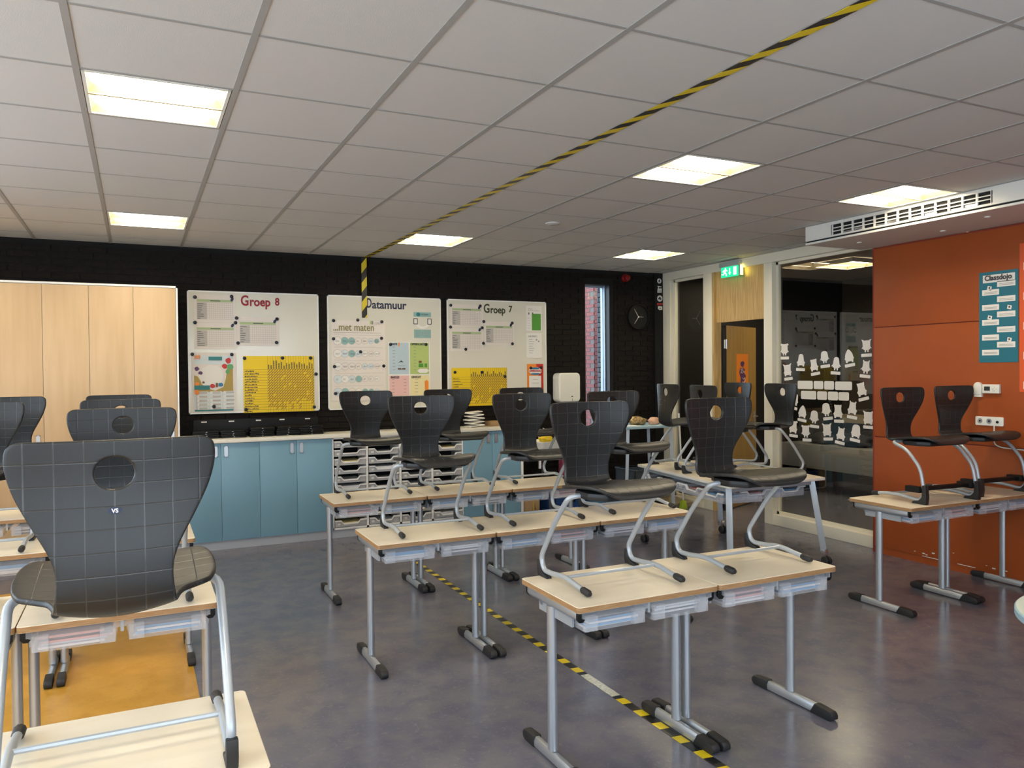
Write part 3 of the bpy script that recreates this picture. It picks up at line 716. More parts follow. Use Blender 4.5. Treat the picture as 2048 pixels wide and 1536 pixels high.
desk(-.078, 1.872, 'birch topped desk in the near left corner under the largest chair', GD)
chair(TA, -.048, 1.918, DH, 0, 'charcoal chair seen from behind with maker badge, nearest at lower left', GC)
for rn, y0, yc, nm in ((1, 3.335, 3.775, 'first left-hand row behind the largest chair'), (2, 4.70, 5.13, 'second left-hand row'), (3, 5.86, 6.28, 'third left-hand row by the maple wardrobe')):
    for k, (x, p) in enumerate(((-.066, 'right'), (-.764, 'left'))):
        desk(x, y0, 'birch topped desk, %s desk of the %s' % (p, nm), GD)
        chair(TA, x+(.01 if k == 0 else -.012)-(.03*(rn-1) if k == 0 else 0), yc, DH, P180+(.0 if k == 0 else -.03), 'charcoal chair standing on the %s desk of the %s' % (p, nm), GC)
for x, y0, p in ((4.877, 3.43, 'left'), (5.575, 3.43, 'right')): desk(x, y0, 'birch topped desk by the orange wall, %s one' % p, GD, R(-.6))
chair(TB, 5.01, 3.905, DH, P180-R(4), 'black chair with foot rest on the left desk by the orange wall', GC)
chair(TB, 5.63, 3.94, DH, P180-R(3), 'black chair with foot rest on the right desk by the orange wall', GC)

# ------------------------------------------------------------------ table on castors with four chairs
MH = .73
c4 = [(4.14, 4.72), (5.16, 4.71), (5.44, 6.24), (4.35, 6.25)]
t = thing('group_table', 'large birch topped group table on castors in front of the door', 'table', (4.75, 5.5, 0))
o0 = Vector((4.75, 5.5))
def sub(q): return (q[0]-o0.x, q[1]-o0.y)
b = MB(); b.prism([sub(q) for q in c4], lambda u, v, d: (u, v, d), MH-.024, MH); b.m[0] = 1
for i in range(2, 6): b.m[i] = 1
b.obj('tabletop', ['laminate', 'white_paint'], t, bev=.003)
b = MB()
ins = [(4.20, 4.79), (5.08, 4.78), (5.27, 6.17), (4.41, 6.18)]
for i in range(4):
    a, e = Vector(sub(ins[i])), Vector(sub(ins[(i+1) % 4])); d = (e-a).normalized(); nn = Vector((-d.y, d.x))*.014
    b.prism([tuple(a-nn), tuple(e-nn), tuple(e+nn), tuple(a+nn)], lambda u, v, dd: (u, v, dd), MH-.062, MH-.024)
b.obj('frame', 'silver_paint', t)
for (x, y), (fx, fy) in zip(ins, [(4.17, 4.74), (5.15, 4.72), (5.26, 6.12), (4.33, 6.14)]):
    x, y = sub((x, y)); fx, fy = sub((fx, fy))
    lg = MB(); lg.tube([(x, y, MH-.03), (fx, fy, .125)], .034, 4, .034)
    lg = lg.obj('leg', 'silver_paint', t, bev=.003)
    MB().box(fx-.022, fy-.03, .075, fx+.022, fy+.02, .126).box(fx-.035, fy-.004, .118, fx+.035, fy+.004, .124).obj('castor_fork', 'chrome', lg, bev=.003)
    for s in (-1, 1): MB().lathe([(.030, -.011), (.037, -.006), (.037, .006), (.030, .011)], 16, lambda a, c, hh: (fx+s*.019+hh, fy-.03+a, .037+c)).obj('castor_wheel', 'black_rubber', lg, smooth=True)
# trays with a notched lip
def lip_mesh(w, m='tray_lip'):
    b = MB(); a = w/2; lo, hi, th = -.016, .016, .011
    top = [(-a, hi), (-a*.62, hi), (-a*.45, lo), (a*.45, lo), (a*.62, hi), (a, hi)]
    for i in range(5):
        (u0, v0), (u1, v1) = top[i], top[i+1]
        b.prism([(u0, v0-th), (u1, v1-th), (u1, v1), (u0, v0)], lambda u, v, d: (u, d, v), -.018, .004)
    return b.mesh('handle_lip', m, bev=0)
DRW = {}
def drawer(w, hh, d, body_m='drawer_plastic'):
    key = (w, hh, d, body_m)
    if key not in DRW:
        b = MB(); a = w/2-.006; lo, hi = hh-.046, hh-.012
        front = [(-a, .004), (a, .004), (a, hi), (a*.62, hi), (a*.45, lo), (-a*.45, lo), (-a*.62, hi), (-a, hi)]
        b.prism(front, lambda u, v, dd: (u, dd, v), 0, .004); b.box(-a, .004, .004, -a+.004, d, hi); b.box(a-.004, .004, .004, a, d, hi); b.box(-a, .004, .004, a, d, .008)
        for x in (-a*.62, a*.62): b.box(x-.003, -.003, .008, x+.003, 0, hi-.01)
        DRW[key] = (b.mesh('drawer', body_m), lip_mesh(w-.008), MB().box(-a+.022, -.004, .022, -a+.05, 0, .042).mesh('label_stud', 'plastic_white'))
    return DRW[key]
for k, s in enumerate((.14, .40, .64, .86)):
    P = Vector(sub(ins[3])).lerp(Vector(sub(ins[0])), s)
    m = drawer(.33, .085, .36, 'tray_plastic'); q = link('tray', m[0], t); q.location = (P.x-.03, P.y, MH-.165); q.rotation_euler = (0, 0, R(-98))
    l = link('handle_lip', m[1], q); l.location = (0, 0, .07); link('paper_stack', PAP[k % 4], q).location = (0, .01, .006)
for k, s in enumerate((.36, .78)):
    P = Vector(sub(ins[0])).lerp(Vector(sub(ins[1])), s)
    m = drawer(.33, .085, .36, 'tray_plastic'); q = link('tray', m[0], t); q.location = (P.x, P.y+.05, MH-.16)
    l = link('handle_lip', m[1], q); l.location = (0, 0, .07); link('paper_stack', PAP[(k+2) % 4], q).location = (0, .01, .006)
chair(TA, 4.43, 5.93, MH, R(-90-8), 'charcoal chair on the far left of the castor table', GC)
chair(TA, 4.27, 5.24, MH, R(-90-8), 'charcoal chair on the near left of the castor table', GC)
chair(TA, 5.385, 5.95, MH, R(90-6), 'charcoal chair on the far right of the castor table', GC)
chair(TA, 5.25, 5.25, MH, R(90-4), 'charcoal chair on the near right of the castor table', GC)

# pale table edge at the right of the frame
c = onz(2072, 1251, .72)
t = thing('round_table', 'pale mint round edged table cut off at the right edge', 'table', (onz(2021, 1240, .72).x+.434, onz(2021, 1240, .72).y-.275, 0))
MB().lathe([(.438, .69), (.45, .694), (.45, .716), (.446, .72)], 64, lambda a, c_, hh: (a, c_, hh)).obj('table_edge', 'mint_edge', t, smooth=True)
MB().lathe([(.445, .7195), (.444, .7215), (.2, .722)], 64, lambda a, c_, hh: (a, c_, hh)).obj('tabletop', 'mint_top', t, smooth=True)
MB().lathe([(.035, .02), (.035, .69)], 16, lambda a, c_, hh: (a, c_, hh)).obj('column', 'silver', t, smooth=True)
MB().lathe([(.26, 0), (.26, .012), (.04, .03)], 32, lambda a, c_, hh: (a, c_, hh)).obj('base', 'silver_paint', t, smooth=True)

# ------------------------------------------------------------------ cupboards along the back wall
YC = 7.66
def handle(t, x, z, yy=YC, hh=.10):
    return MB().box(x-.016, yy-.004, z-hh/2, x+.016, yy+.002, z+hh/2).box(x-.016, yy-.006, z-hh/2, x-.009, yy, z+hh/2).box(x+.009, yy-.006, z-hh/2, x+.016, yy, z+hh/2).box(x-.016, yy-.006, z+hh/2-.008, x+.016, yy, z+hh/2).box(x-.016, yy-.006, z-hh/2, x+.016, yy, z-hh/2+.008).obj('handle', 'steel', t)
def cupboard(label, x0, x1, doors, hsides, z0, z1, m, name='cupboard', hz=.92, cat='cupboard', hh=.10, group=None):
    t = thing(name, label, cat, (x0, YC, 0), 0, group); L = t.location.copy()
    b = MB().box(0, .019, z0, x1-x0, YB-YC-.04, z1); b.obj('body', 'cab_white', t)
    MB().box(0, .04, 0, x1-x0, .08, z0).obj('plinth', 'plinth', t)
    w = (x1-x0)/doors
    for k in range(doors):
        d = MB().box(k*w+.0015, 0, z0+.002, (k+1)*w-.0015, .018, z1-.003).obj('door', m, t, bev=.0015)
        hx = k*w+(.045 if hsides[k] == 'l' else w-.045)
        h_ = handle(d, hx, hz, 0, hh)
    return t
cupboard('blue two door base cupboard left, half hidden by the nearest chair', .347, 1.034, 2, 'rl', .088, .998, 'blue_door', group='blue base cupboards')
cupboard('blue two door base cupboard left of the tray cabinet', 1.034, 1.722, 2, 'rl', .088, .998, 'blue_door', group='blue base cupboards')
cupboard('blue two door base cupboard right of the tray cabinet', 3.105, 3.785, 2, 'rl', .088, .998, 'blue_door', group='blue base cupboards')
cupboard('tall maple wardrobe with four doors at the left of the back wall', -1.062, .327, 4, 'rrlr', .09, 2.418, 'maple', 'wardrobe', 1.06, 'wardrobe', .15)
wd = [o for o in bpy.data.objects if o.name.startswith('wardrobe')][0]
MB().box(1.390, -.002, 0, 1.405, .40, 2.436).box(0, -.002, 2.419, 1.405, .40, 2.436).obj('side_panel', 'cab_white', wd)
cupboard('tall maple wardrobe at the far left edge', -2.46, -1.064, 4, 'rlrl', .09, 2.418, 'maple', 'wardrobe', 1.06, 'wardrobe', .15)
# tray cabinet
t = thing('tray_cabinet', 'white cabinet of many clear pull-out trays under the worktop', 'cabinet', (1.722, YC, 0))
w4 = 1.383/4; b = MB()
for k in range(5):
    x = k*w4; b.box(max(0, x-.011), .0, .088, min(1.383, x+.011), .38, .998)
b.box(0, 0, .088, 1.383, .38, .108).box(0, .36, .088, 1.383, .38, .998).box(0, 0, .985, 1.383, .38, .998)
b.obj('carcass', 'cab_white', t); MB().box(0, .04, 0, 1.383, .08, .088).obj('plinth', 'plinth', t)
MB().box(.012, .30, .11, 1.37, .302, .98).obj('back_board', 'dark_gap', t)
pitch = .0872
fills = [MB().box(-.12, .012, .008, .12, .26, .008+.012*k).mesh('paper_stack', ['paper', 'tray_content', 'paleyellow', 'tray_content'][k-1]) for k in (1, 2, 3, 4)]
random.seed(12)
for c_ in range(4):
    for r in range(10):
        m = drawer(round(w4-.026, 4), .078, .28)
        q = link('drawer', m[0], t); q.location = ((c_+.5)*w4, .004+random.uniform(-.012, .004), .110+r*pitch)
        link('handle_lip', m[1], q).location = (0, 0, .054); link('label_stud', m[2], q)
        if random.random() < .75: link('paper_stack', random.choice(fills), q)
# worktop
tag(MB().box(.347, YC-.022, .999, 3.82, YB-.012, 1.033).obj('worktop', 'worktop', None, bev=.003), 'long cream worktop over the blue cupboards and tray cabinet', 'worktop')
tag(MB().box(3.79, YC-.01, 0, 3.815, YB-.012, .998).obj('end_panel', 'cab_white', None, bev=.002), 'white end panel closing the right end of the blue cupboards', 'panel')

# laptops below the first whiteboard
t = thing('charging_rail', 'black rail with five white labels behind the laptops', 'rail', (1.07, YB-.06, 1.034))
MB().box(-.59, -.0, 0, .59, .03, .165).obj('rail_board', 'black', t, bev=.003)
for px_ in (408, 463, 517, 564, 615):
    x = ony(px_, 842, YB-.06).x-1.07; MB().box(x-.025, -.0015, .138, x+.025, 0, .150).obj('label_strip', 'paper', t)
lapm = MB().prism(rnd_rect(-.115, -.09, .115, .09, .012), lambda u, v, d: (u, v, d), 0, .0165).mesh('lap', 'laptop', bev=.003)
lapl = MB().box(-.006, -.0906, .006, .006, -.0898, .009).mesh('label_strip', 'steel')
ordn = ['bottom', 'second from bottom', 'third from bottom', 'fourth from bottom', 'fifth from bottom', 'sixth from bottom']
stk = ['leftmost', 'second from left', 'middle', 'second from right', 'rightmost']
random.seed(3)
for k, (px_, n) in enumerate(((413, 4), (465, 4), (522, 5), (574, 5), (619, 5))):
    x = ony(px_, 868, 7.88).x
    for i in range(n):
        lv = 'top' if i == n-1 else ordn[i]
        t = thing('laptop', 'closed black laptop, %s in the %s stack on the worktop' % (lv, stk[k]), 'laptop', (x+random.uniform(-.008, .008), 7.88+random.uniform(-.012, .012), 1.034+i*.0175), random.uniform(-.06, .06), 'stacked laptops')
        link('case', lapm, t); link('label_strip', lapl, t)
# stack of folded paper on the worktop
t = thing('paper_stack', 'zigzag stack of white workbooks on the worktop behind the chairs', 'papers', (ony(948, 858, 7.85).x, 7.85, 1.034))
random.seed(5)
for i in range(9):
    s = MB().box(-.09, -.07, 0, .09, .07, .010).obj('booklet', 'paper', t, bev=.002); s.location = (random.uniform(-.012, .012), 0, .009+i*.0185); s.rotation_euler = (0, R(5 if i % 2 else -5), random.uniform(-.1, .1))
tag(MB().box(0, 0, 0, .24, .16, .05).box(.02, .02, .05, .10, .10, .056).obj('document_tray', 'cardboard', None, bev=.003), 'small brown document tray at the right end of the worktop', 'tray').location = (ony(990, 858, 7.85).x-.05, 7.85, 1.034)

# ------------------------------------------------------------------ whiteboards and what hangs on them
def board(label, px0, px1, word, wpx, size, m, x0, x1):
    t = thing('whiteboard', label, 'whiteboard', (0, 0, 0), 0, 'whiteboards'); f = BACK(YB-.012)
    MB().prism([(x0, 1.262), (x1, 1.262), (x1, 2.438), (x0, 2.438)], f, 0, .014).obj('board', 'whiteboard', t)
    b = MB()
    for u0, v0, u1, v1 in ((x0-.006, 1.256, x1+.006, 1.268), (x0-.006, 2.432, x1+.006, 2.444), (x0-.006, 1.256, x0+.006, 2.444), (x1-.006, 1.256, x1+.006, 2.444)):
        b.prism([(u0, v0), (u1, v0), (u1, v1), (u0, v1)], f, 0, .017)
    b.obj('edge_strip', 'board_edge', t)
    for s, (px_, py_), sz, pe in word:
        p = ony(px_, py_, YB-.027); link('lettering', text_mesh('lettering', s, sz, m, lambda x, y, z: f(p.x+x, p.z+y, .0145+z), .002, size, fit=ony(pe, py_, YB-.027).x-p.x), t)
    return t
board('white board headed Groep 8 in red letters', 374, 634, [('G', (481, 610.5), .140, 496.5), ('roep', (499, 611.5), .122, 540), ('8', (550, 610.5), .105, 559)], None, .0035, 'red_letter', .449, 1.681)
board('white board headed Datamuur behind the hanging tape', 653, 878, [('D', (733, 615), .142, 742.5), ('atamuur', (744, 616.5), .120, 813)], None, .003, 'navy_letter', 1.781, 3.013)
board('white board headed Groep 7 in dark letters', 892, 1088, [('G', (967, 625), .140, 978.5), ('roep', (980.5, 626), .115, 1010), ('7', (1017.5, 624), .100, 1024.5)], None, .003, 'olive_letter', 3.097, 4.325)

def sheet(name, label, cat, f, u0, v0, u1, v1, m, prints, lift=.0165, th=.0015, texts=(), group=None, poly=None):
    """a flat sheet in a wall frame; prints are (material, [rects or polygons]) in 0..1 sheet coordinates"""
    t = thing(name, label, cat, (0, 0, 0), 0, group)
    MB().prism(poly or [(u0, v0), (u1, v0), (u1, v1), (u0, v1)], f, lift, lift+th).obj('sheet', m, t)
    W_, H_ = u1-u0, v1-v0
    for i, pr in enumerate(prints):
        b = MB(); d = lift+th+.0006*(i+1)
        for q in pr[1]:
            pl = [(q[0], q[1]), (q[2], q[1]), (q[2], q[3]), (q[0], q[3])] if not isinstance(q[0], (tuple, list)) else q
            b.prism([(u0+a*W_, v0+c*H_) for a, c in pl], f, d-.0005, d)
        q = b.obj(pr[2] if len(pr) > 2 else 'print', pr[0], t)
        if len(pr[1]) > 1: q['kind'] = 'stuff'
    for s, a, c, sz, mm, *bo in texts:
        link('lettering', text_mesh('lettering', s, sz, mm, lambda x, y, z: f(u0+a*W_+x, v0+c*H_+y, lift+th+.0045+z), .0006, bo[0] if bo else 0, fit=bo[1]*W_ if len(bo) > 1 else 0), t)
    return t
FB = BACK(YB-.012)
def pxr(a, b_, c, d, Y=YB-.03):
    p, q = ony(a, b_, Y), ony(c, d, Y); return p.x, q.z, q.x, p.z
def chart(label, r, seed):
    random.seed(seed); lines = []; names = []
    for k in range(13): lines.append((.30+k*.052, .10, .3025+k*.052, .70))
    for k in range(9): lines.append((.06, .10+k*.075, .93, .1045+k*.075))
    for k in range(8): names.append((.075, .125+k*.075, .075+random.uniform(.05, .17), .142+k*.075))
    sheet('score_chart', label, 'chart', FB, *r, 'paper_pink', [('ink_pale', [(.06, .10, .295, .70)], 'name_column'), ('green_band', [(.06, .73, .93, .82)], 'header_band'), ('ink_soft', lines, 'grid_lines'), ('ink', names+[(.38, .76, .62, .785)], 'writing')], group='score charts on the whiteboards')
chart('printed score chart with green band, upper left on the red headed board', pxr(388, 588, 472, 645), 1)
chart('printed score chart with green band, middle left on the red headed board', pxr(388, 645, 474, 698), 2)
chart('printed score chart with green band, right one on the red headed board', pxr(474, 633, 558, 692), 3)
chart('printed score chart with green band, upper left on the dark headed right board', pxr(900, 608, 967, 655), 4)
chart('printed score chart with green band, lower left on the dark headed right board', pxr(900, 655, 967, 702), 5)
chart('printed score chart with green band, right one on the dark headed right board', pxr(968, 643, 1029, 690), 6)
def yellow(label, r, nrows, seed):
    random.seed(seed); L1 = []; T = []; S = []; D = []
    for k in range(19): L1.append((.335+k*.0365, .0, .3375+k*.0365, 1))
    top = .76
    for k in range(nrows+1): L1.append((0, top-k*top/nrows, 1, top-k*top/nrows+.0045))
    for k in range(nrows):
        x = .02
        for j in range(random.randint(5, 10)):
            w = random.uniform(.012, .026); y = top-(k+.78)*top/nrows+random.uniform(0, .006); T.append((x, y, x+w*.8, y+random.uniform(.01, .022))); x += w
    for k in range(18):
        y = top+.01
        for j in range(random.randint(3, 8)):
            hh = random.uniform(.012, .025); T.append((.342+k*.0365, y, .358+k*.0365, y+hh*.8)); y += hh
    for k in range(18):
        for j in range(nrows-1):
            if random.random() < (.93 if j < nrows-4 else .6-.03*k*.5):
                a, c = .3375+k*.0365, top-(j+1)*top/nrows; D.append([(a, c), (a+.010, c), (a+.0365, c+top/nrows), (a+.0265, c+top/nrows)])
    sheet('yellow_chart', label, 'chart', FB, *r, 'yellow_card', [('brown', L1, 'grid_lines'), ('ink', T, 'handwriting'), ('brown', D, 'tick_marks')], lift=.0185)
yellow('large yellow tick chart on the red headed left board', pxr(486, 712, 629, 822), 16, 21)
yellow('smaller yellow tick chart on the dark headed right board', pxr(903, 736, 1014, 810), 11, 22)
# illustrated poster lower left on the first board
def blob(cx, cy_, rx, ry, n=12, seed=0, j=.15):
    random.seed(seed); return [(cx+rx*math.cos(2*math.pi*i/n)*(1+random.uniform(-j, j)), cy_+ry*math.sin(2*math.pi*i/n)*(1+random.uniform(-j, j))) for i in range(n)]
bub = [(.10+.30*c_, .04+.065*r, .36+.30*c_, .09+.065*r) for c_ in range(3) for r in range(5)]
sheet('illustrated_poster', 'illustrated poster of small colourful creatures and hills on the Groep 8 board', 'poster', FB, *pxr(382, 705, 474, 823), 'paper_pink',
      [('skyblue', [(.06, .80, .92, .95), (.06, .03, .92, .34)]), ('ochre', [[(.06, .62), (.14, .60), (.22, .50), (.34, .40), (.52, .36), (.70, .42), (.76, .56), (.80, .78), (.92, .80), (.92, .34), (.06, .34)]], 'hills'), ('paper', [blob(.44, .60, .27, .20, 18, 1, .06)]+bub, 'cards'),
       ('purple', [blob(.12, .73, .05, .035, 10, 2), blob(.20, .66, .05, .03, 10, 3)], 'creature'), ('red', [blob(.74, .77, .07, .04, 10, 4), blob(.82, .86, .06, .05, 10, 5), blob(.46, .44, .06, .035, 10, 6)], 'creature'), ('green', [blob(.80, .68, .05, .04, 10, 7), blob(.86, .76, .08, .05, 10, 8)], 'creature'), ('blue', [blob(.64, .46, .06, .035, 10, 9)], 'creature'), ('brown', [(.53, .42, .58, .49), blob(.26, .50, .03, .02, 8, 10)], 'creature'),
       ('orange', [(.07, .90, .20, .92), (.07, .93, .20, .95), blob(.11, .34, .06, .045, 10, 11), blob(.12, .48, .05, .03, 10, 12)], 'sign'), ('teal', [(.38, .87, .68, .93), (.06, .38, .40, .45), (.06, .02, .92, .045)], 'banner'), ('ink_soft', [(b_[0]+.06, b_[1]+.015+k*.011, b_[2]-.02, b_[1]+.020+k*.011) for b_ in bub for k in range(3)]+[(.105, .04, .115, .32)], 'print')], texts=[('De Leerkuil', .40, .885, .026, 'paper', .0006, .26)])
# poster met maten
P = pxr(662, 640, 772, 800); pr = [[], [], [], []]; T = []
cols = ['km', 'hm', 'dam', 'm', 'dm', 'cm', 'mm']; rows_ = [('km', 'hm', 'dam', 'm', 'dm', 'cm', 'mm'), ('km²', 'hm²', 'dam²', 'm²', 'dm²', 'cm²', 'mm²'), ('km³', 'hm³', 'dam³', 'm³', 'dm³', 'cm³', 'mm³'), ('kl', 'hl', 'dal', 'l', 'dl', 'cl', 'ml'), ('kg', 'hg', 'dag', 'g', 'dg', 'cg', 'mg')]
rings = []; discs = {'skyblue': [], 'paper_pink': [], 'teal_light': [], 'paper': []}; ww, hh = P[2]-P[0], P[3]-P[1]
random.seed(9)
for r in range(5):
    cyy = .745-r*.158
    for c_ in range(7):
        cxx = .11+c_*.134-(c_*c_)*.0022; rad = .078-.005*c_; ru = rad*1.0; rv = rad*ww/hh
        ou = circle(cxx, cyy, rv, 20, ru); rings.append(ou)
        discs[random.choice(list(discs))].append(circle(cxx, cyy, rv*.9, 20, ru*.9)); T.append((rows_[r][c_], cxx-.035, cyy-.012, .030, 'ink_soft'))
    rings.append((.05, cyy+.072, .95, cyy+.075)); rings.append((.05, cyy+.09, .26, cyy+.0925))
sheet('measures_poster', 'cream poster headed ...met maten with rows of round symbols on the Datamuur board', 'poster', FB, *P, 'paper_pink', [('ink_pale', rings, 'rings')]+[(k_, v_, 'discs') for k_, v_ in discs.items() if v_]+[('limegreen', [(.71, .955, .74, .998)], 'logo_mark'), ('ink_soft', [(.74, .955, .775, .998), (.04, .845, .92, .848)], 'logo_mark')], texts=T+[('...met maten', .03, .872, .110, 'green_letter', .001, .75), ('CPS', .80, .955, .030, 'ink_soft')])
P = pxr(776, 684, 861, 790)
quad = [('lightblue', [(.02, .40, .485, .99)], 'field'), ('limegreen', [(.515, .40, .97, .99)], 'field'), ('pink', [(.02, -.2, .485, .375)], 'field'), ('paleyellow', [(.515, -.2, .97, .375)], 'field')]
tick = [(.10+.5*k, .90-.06*i, .16+.5*k, .908-.06*i) for k in range(2) for i in range(8)]+[(.08, .30-.06*i, .14, .308-.06*i) for i in range(5)]+[(.36, .30-.06*i, .42, .308-.06*i) for i in range(5)]+[(.62, .30-.06*i, .70, .308-.06*i) for i in range(5)]
r4 = (P[0], P[1], P[2], P[3])
quad = [(a, [(q[0], max(q[1], 0.0), q[2], q[3]) for q in b_], c_) for a, b_, c_ in quad]
sheet('quadrant_poster', 'poster of blue, green, pink and yellow fields on the Datamuur board', 'poster', FB, *r4, 'paper', quad+[('ink_soft', tick, 'print'), ('ink', [[(.22, .61), (.28, .64), (.30, .66), (.36, .62), (.30, .63)], (.22, .56, .40, .563)], 'bird'), ('green', [(.72, .53, .83, .60), (.86, .53, .92, .60)], 'print'), ('paper', [[(.68, .46), (.74, .50), (.92, .50), (.97, .46), (.90, .42), (.74, .42)]], 'print'), ('orange', [(.24, .92, .27, .99), [(.86, 0), (.86, .26), (.91, .29), (.95, .25), (.95, 0)]], 'ruler'), ('brown', [(.22, .49, .30, .515), (.32, .49, .40, .515), (.72, .61, .79, .65)], 'print')],
      texts=[('LENGTE', .04, .945, .030, 'ink', .0012, .17), ('OPPERVLAKTE', .53, .945, .030, 'ink', .0012, .36), ('INHOUD', .05, .325, .032, 'ink', .0012, .20), ('GEWICHT', .54, .325, .032, 'ink', .0012, .23)])
sheet('teal_strip', 'small teal title strip at the right of the Datamuur board', 'sign', FB, *pxr(827, 624, 862, 634), 'teal_light', [('teal', [circle(.27, .5, .42, 16, .12)], 'dot')], texts=[('de kansen', .43, .35, .03, 'ink', 0, .4)])
sheet('teal_card', 'teal card with small print below the U shaped diagram', 'sign', FB, *pxr(828, 659, 862, 676), 'teal_light', [('ink_soft', [(.08, .15+.14*i, .40, .19+.14*i) for i in range(6)]+[(.55, .15+.14*i, .9, .19+.14*i) for i in range(6)]+[(.47, .3, .5, .8)], 'print')])
u = ony(845, 636, YB-.03); v = ony(845, 657, YB-.03); ucx, uz0, uz1 = u.x, v.z, u.z; hw = .085; U_ = []
for i in range(13):
    a = math.pi+math.pi*i/12; U_.append((ucx+hw*math.cos(a), uz0+.07+.075*math.sin(a)))
inn = [(ucx+(x-ucx)*.72, uz0+.075+(z-uz0-.07)*.70) for x, z in U_][::-1]
t = thing('magnet_diagram', 'white U shaped diagram with black outlined ends on the Datamuur board', 'diagram', (0, 0, 0))
out = [(ucx-hw, uz1-.01)]+U_+[(ucx+hw, uz1-.01), (ucx+hw*.72, uz1-.01)]+inn+[(ucx-hw*.72, uz1-.01)]
MB().prism(out, FB, .0165, .018).obj('sheet', 'paper', t)
b = MB()
for sx in (-1, 1):
    x = ucx+sx*hw*.93; b.prism([(x-.024, uz1-.07), (x+.024, uz1-.07), (x+.024, uz1-.005), (x-.024, uz1-.005)], FB, .0182, .0186)
b.obj('outline', 'ink', t); b = MB()
for sx in (-1, 1):
    x = ucx+sx*hw*.93; b.prism([(x-.016, uz1-.062), (x+.016, uz1-.062), (x+.016, uz1-.013), (x-.016, uz1-.013)], FB, .0187, .019)
b.obj('field', 'paper', t)
# right column of the Groep 7 board
sheet('info_sheet', 'white sheet with a green note at the top right of the Groep 7 board', 'sheet', FB, *pxr(1052, 611, 1084, 662), 'paper', [('green', [(.36, .02, .93, .68)], 'green_note'), ('ink_soft', [(.1, .86, .4, .875), (.1, .79, .85, .80)]+[(.06, .1+.1*i, .26, .108+.1*i) for i in range(5)], 'print'), ('ink', [(.14, .64, .20, .73), (.38, .68, .44, .73)], 'print')])
sheet('list_sheet', 'white sheet with a short list at mid right of the Groep 7 board', 'sheet', FB, *pxr(1052, 666, 1084, 716), 'paper', [('ink_soft', [(.18, .2+.09*i, .18+.22+.06*(i % 3), .215+.09*i) for i in range(7)]+[(.62, .70, .70, .76), (.76, .64, .84, .70)], 'print')], texts=[('WIE WAT ?', .12, .84, .028, 'ink_soft', 0, .58)])
sheet('bubble_poster', 'orange red poster with a bubble title at the lower right of the Groep 7 board', 'poster', FB, *pxr(1054, 728, 1087, 790), 'orange', [('red', [[(.55, 1), (1, 1), (1, 0), (.9, 0), (.82, .35)]], 'field'), ('paper', [(.12, .0, .86, .62), blob(.5, .78, .40, .12, 16, 3, .08)], 'panel'), ('blue', [blob(.5, .86, .26, .035, 12, 4), blob(.5, .68, .30, .03, 12, 5)], 'print'), ('ink_soft', [(.35, .50, .65, .515), (.30, .38, .7, .395)], 'print')], texts=[('SUPERSCHOOL', .13, .75, .030, 'red', .001, .72)])
# magnets
mag = MB().lathe([(.017, 0), (.017, .006), (.013, .009)], 16, lambda a, c_, hh: (a, -hh, c_)).mesh('magnet', 'magnet', smooth=True)
tagm = MB().lathe([(.016, 0), (.016, .003)], 14, lambda a, c_, hh: (a*.8, -hh, c_*1.25)).box(-.006, -.0045, -.004, .006, -.003, .010).mesh('tag', 'navy_letter')
BN = {'Groep 8': 'red headed left board', 'Datamuur': 'Datamuur board in the middle', 'Groep 7': 'dark headed right board'}
MG = {'Groep 8': [(390, 594), (463, 593), (390, 645), (473, 636), (471, 645.5), (554, 638), (476, 686), (553, 685), (384.5, 708.5), (463.5, 709), (428, 813), (489, 716.5), (565, 716), (621, 716), (632, 748), (492, 819), (628.5, 814)],
      'Datamuur': [(667, 641), (715.5, 640), (763.5, 643.5), (667, 677.5), (763, 676.5), (721, 703.5), (669, 733), (767.5, 732), (671, 787), (781, 689), (852, 689)],
      'Groep 7': [(901.5, 610.5), (960.5, 612), (967.5, 643), (901, 654), (964.5, 655.5), (1024.5, 646), (967, 686.5), (1025, 687.5), (931.5, 698.5), (910, 744.5), (964, 744.5), (1010, 753), (1062, 736), (1082, 735)]}
W3 = ['upper left corner of the upper left score chart', 'upper right corner of the upper left score chart', 'left corner of the lower score chart', 'upper left corner of the right score chart', 'right corner of the lower score chart', 'upper right corner of the right score chart', 'lower left corner of the right score chart', 'lower right corner of the right score chart']
WH = {'Groep 8': W3+['upper left corner of the illustrated poster', 'upper right corner of the illustrated poster', 'bottom of the illustrated poster', 'upper left corner of the yellow chart', 'top middle of the yellow chart', 'upper right corner of the yellow chart', 'bare edge right of the yellow chart', 'lower left corner of the yellow chart', 'lower right corner of the yellow chart'],
      'Datamuur': ['upper left corner of the measures poster', 'top middle of the measures poster', 'upper right corner of the measures poster', 'left edge, top symbol row', 'right edge, top symbol row', 'centre of the measures poster', 'left edge, third symbol row', 'right edge, third symbol row', 'lower left corner of the measures poster', 'upper left corner of the quadrant poster', 'upper right corner of the quadrant poster'],
      'Groep 7': [W3[k] for k in (0, 1, 3, 2, 4, 5, 6, 7)]+['bottom of the lower score chart', 'upper left corner of the yellow chart', 'top middle of the yellow chart', 'upper right corner of the yellow chart', 'upper left of the orange poster', 'upper right of the orange poster']}
BS = {'Groep 8': 'left board', 'Datamuur': 'middle board', 'Groep 7': 'right board'}
for bn, L in MG.items():
    for (x, y), w_ in zip(L, WH[bn]):
        p = ony(x, y, YB-.036); o = link('magnet', mag); o.location = (p.x, YB-.0335, p.z); tag(o, 'round black magnet, %s, %s' % (w_, BS[bn]), 'magnet', 'round magnets on the %s' % BN[bn])
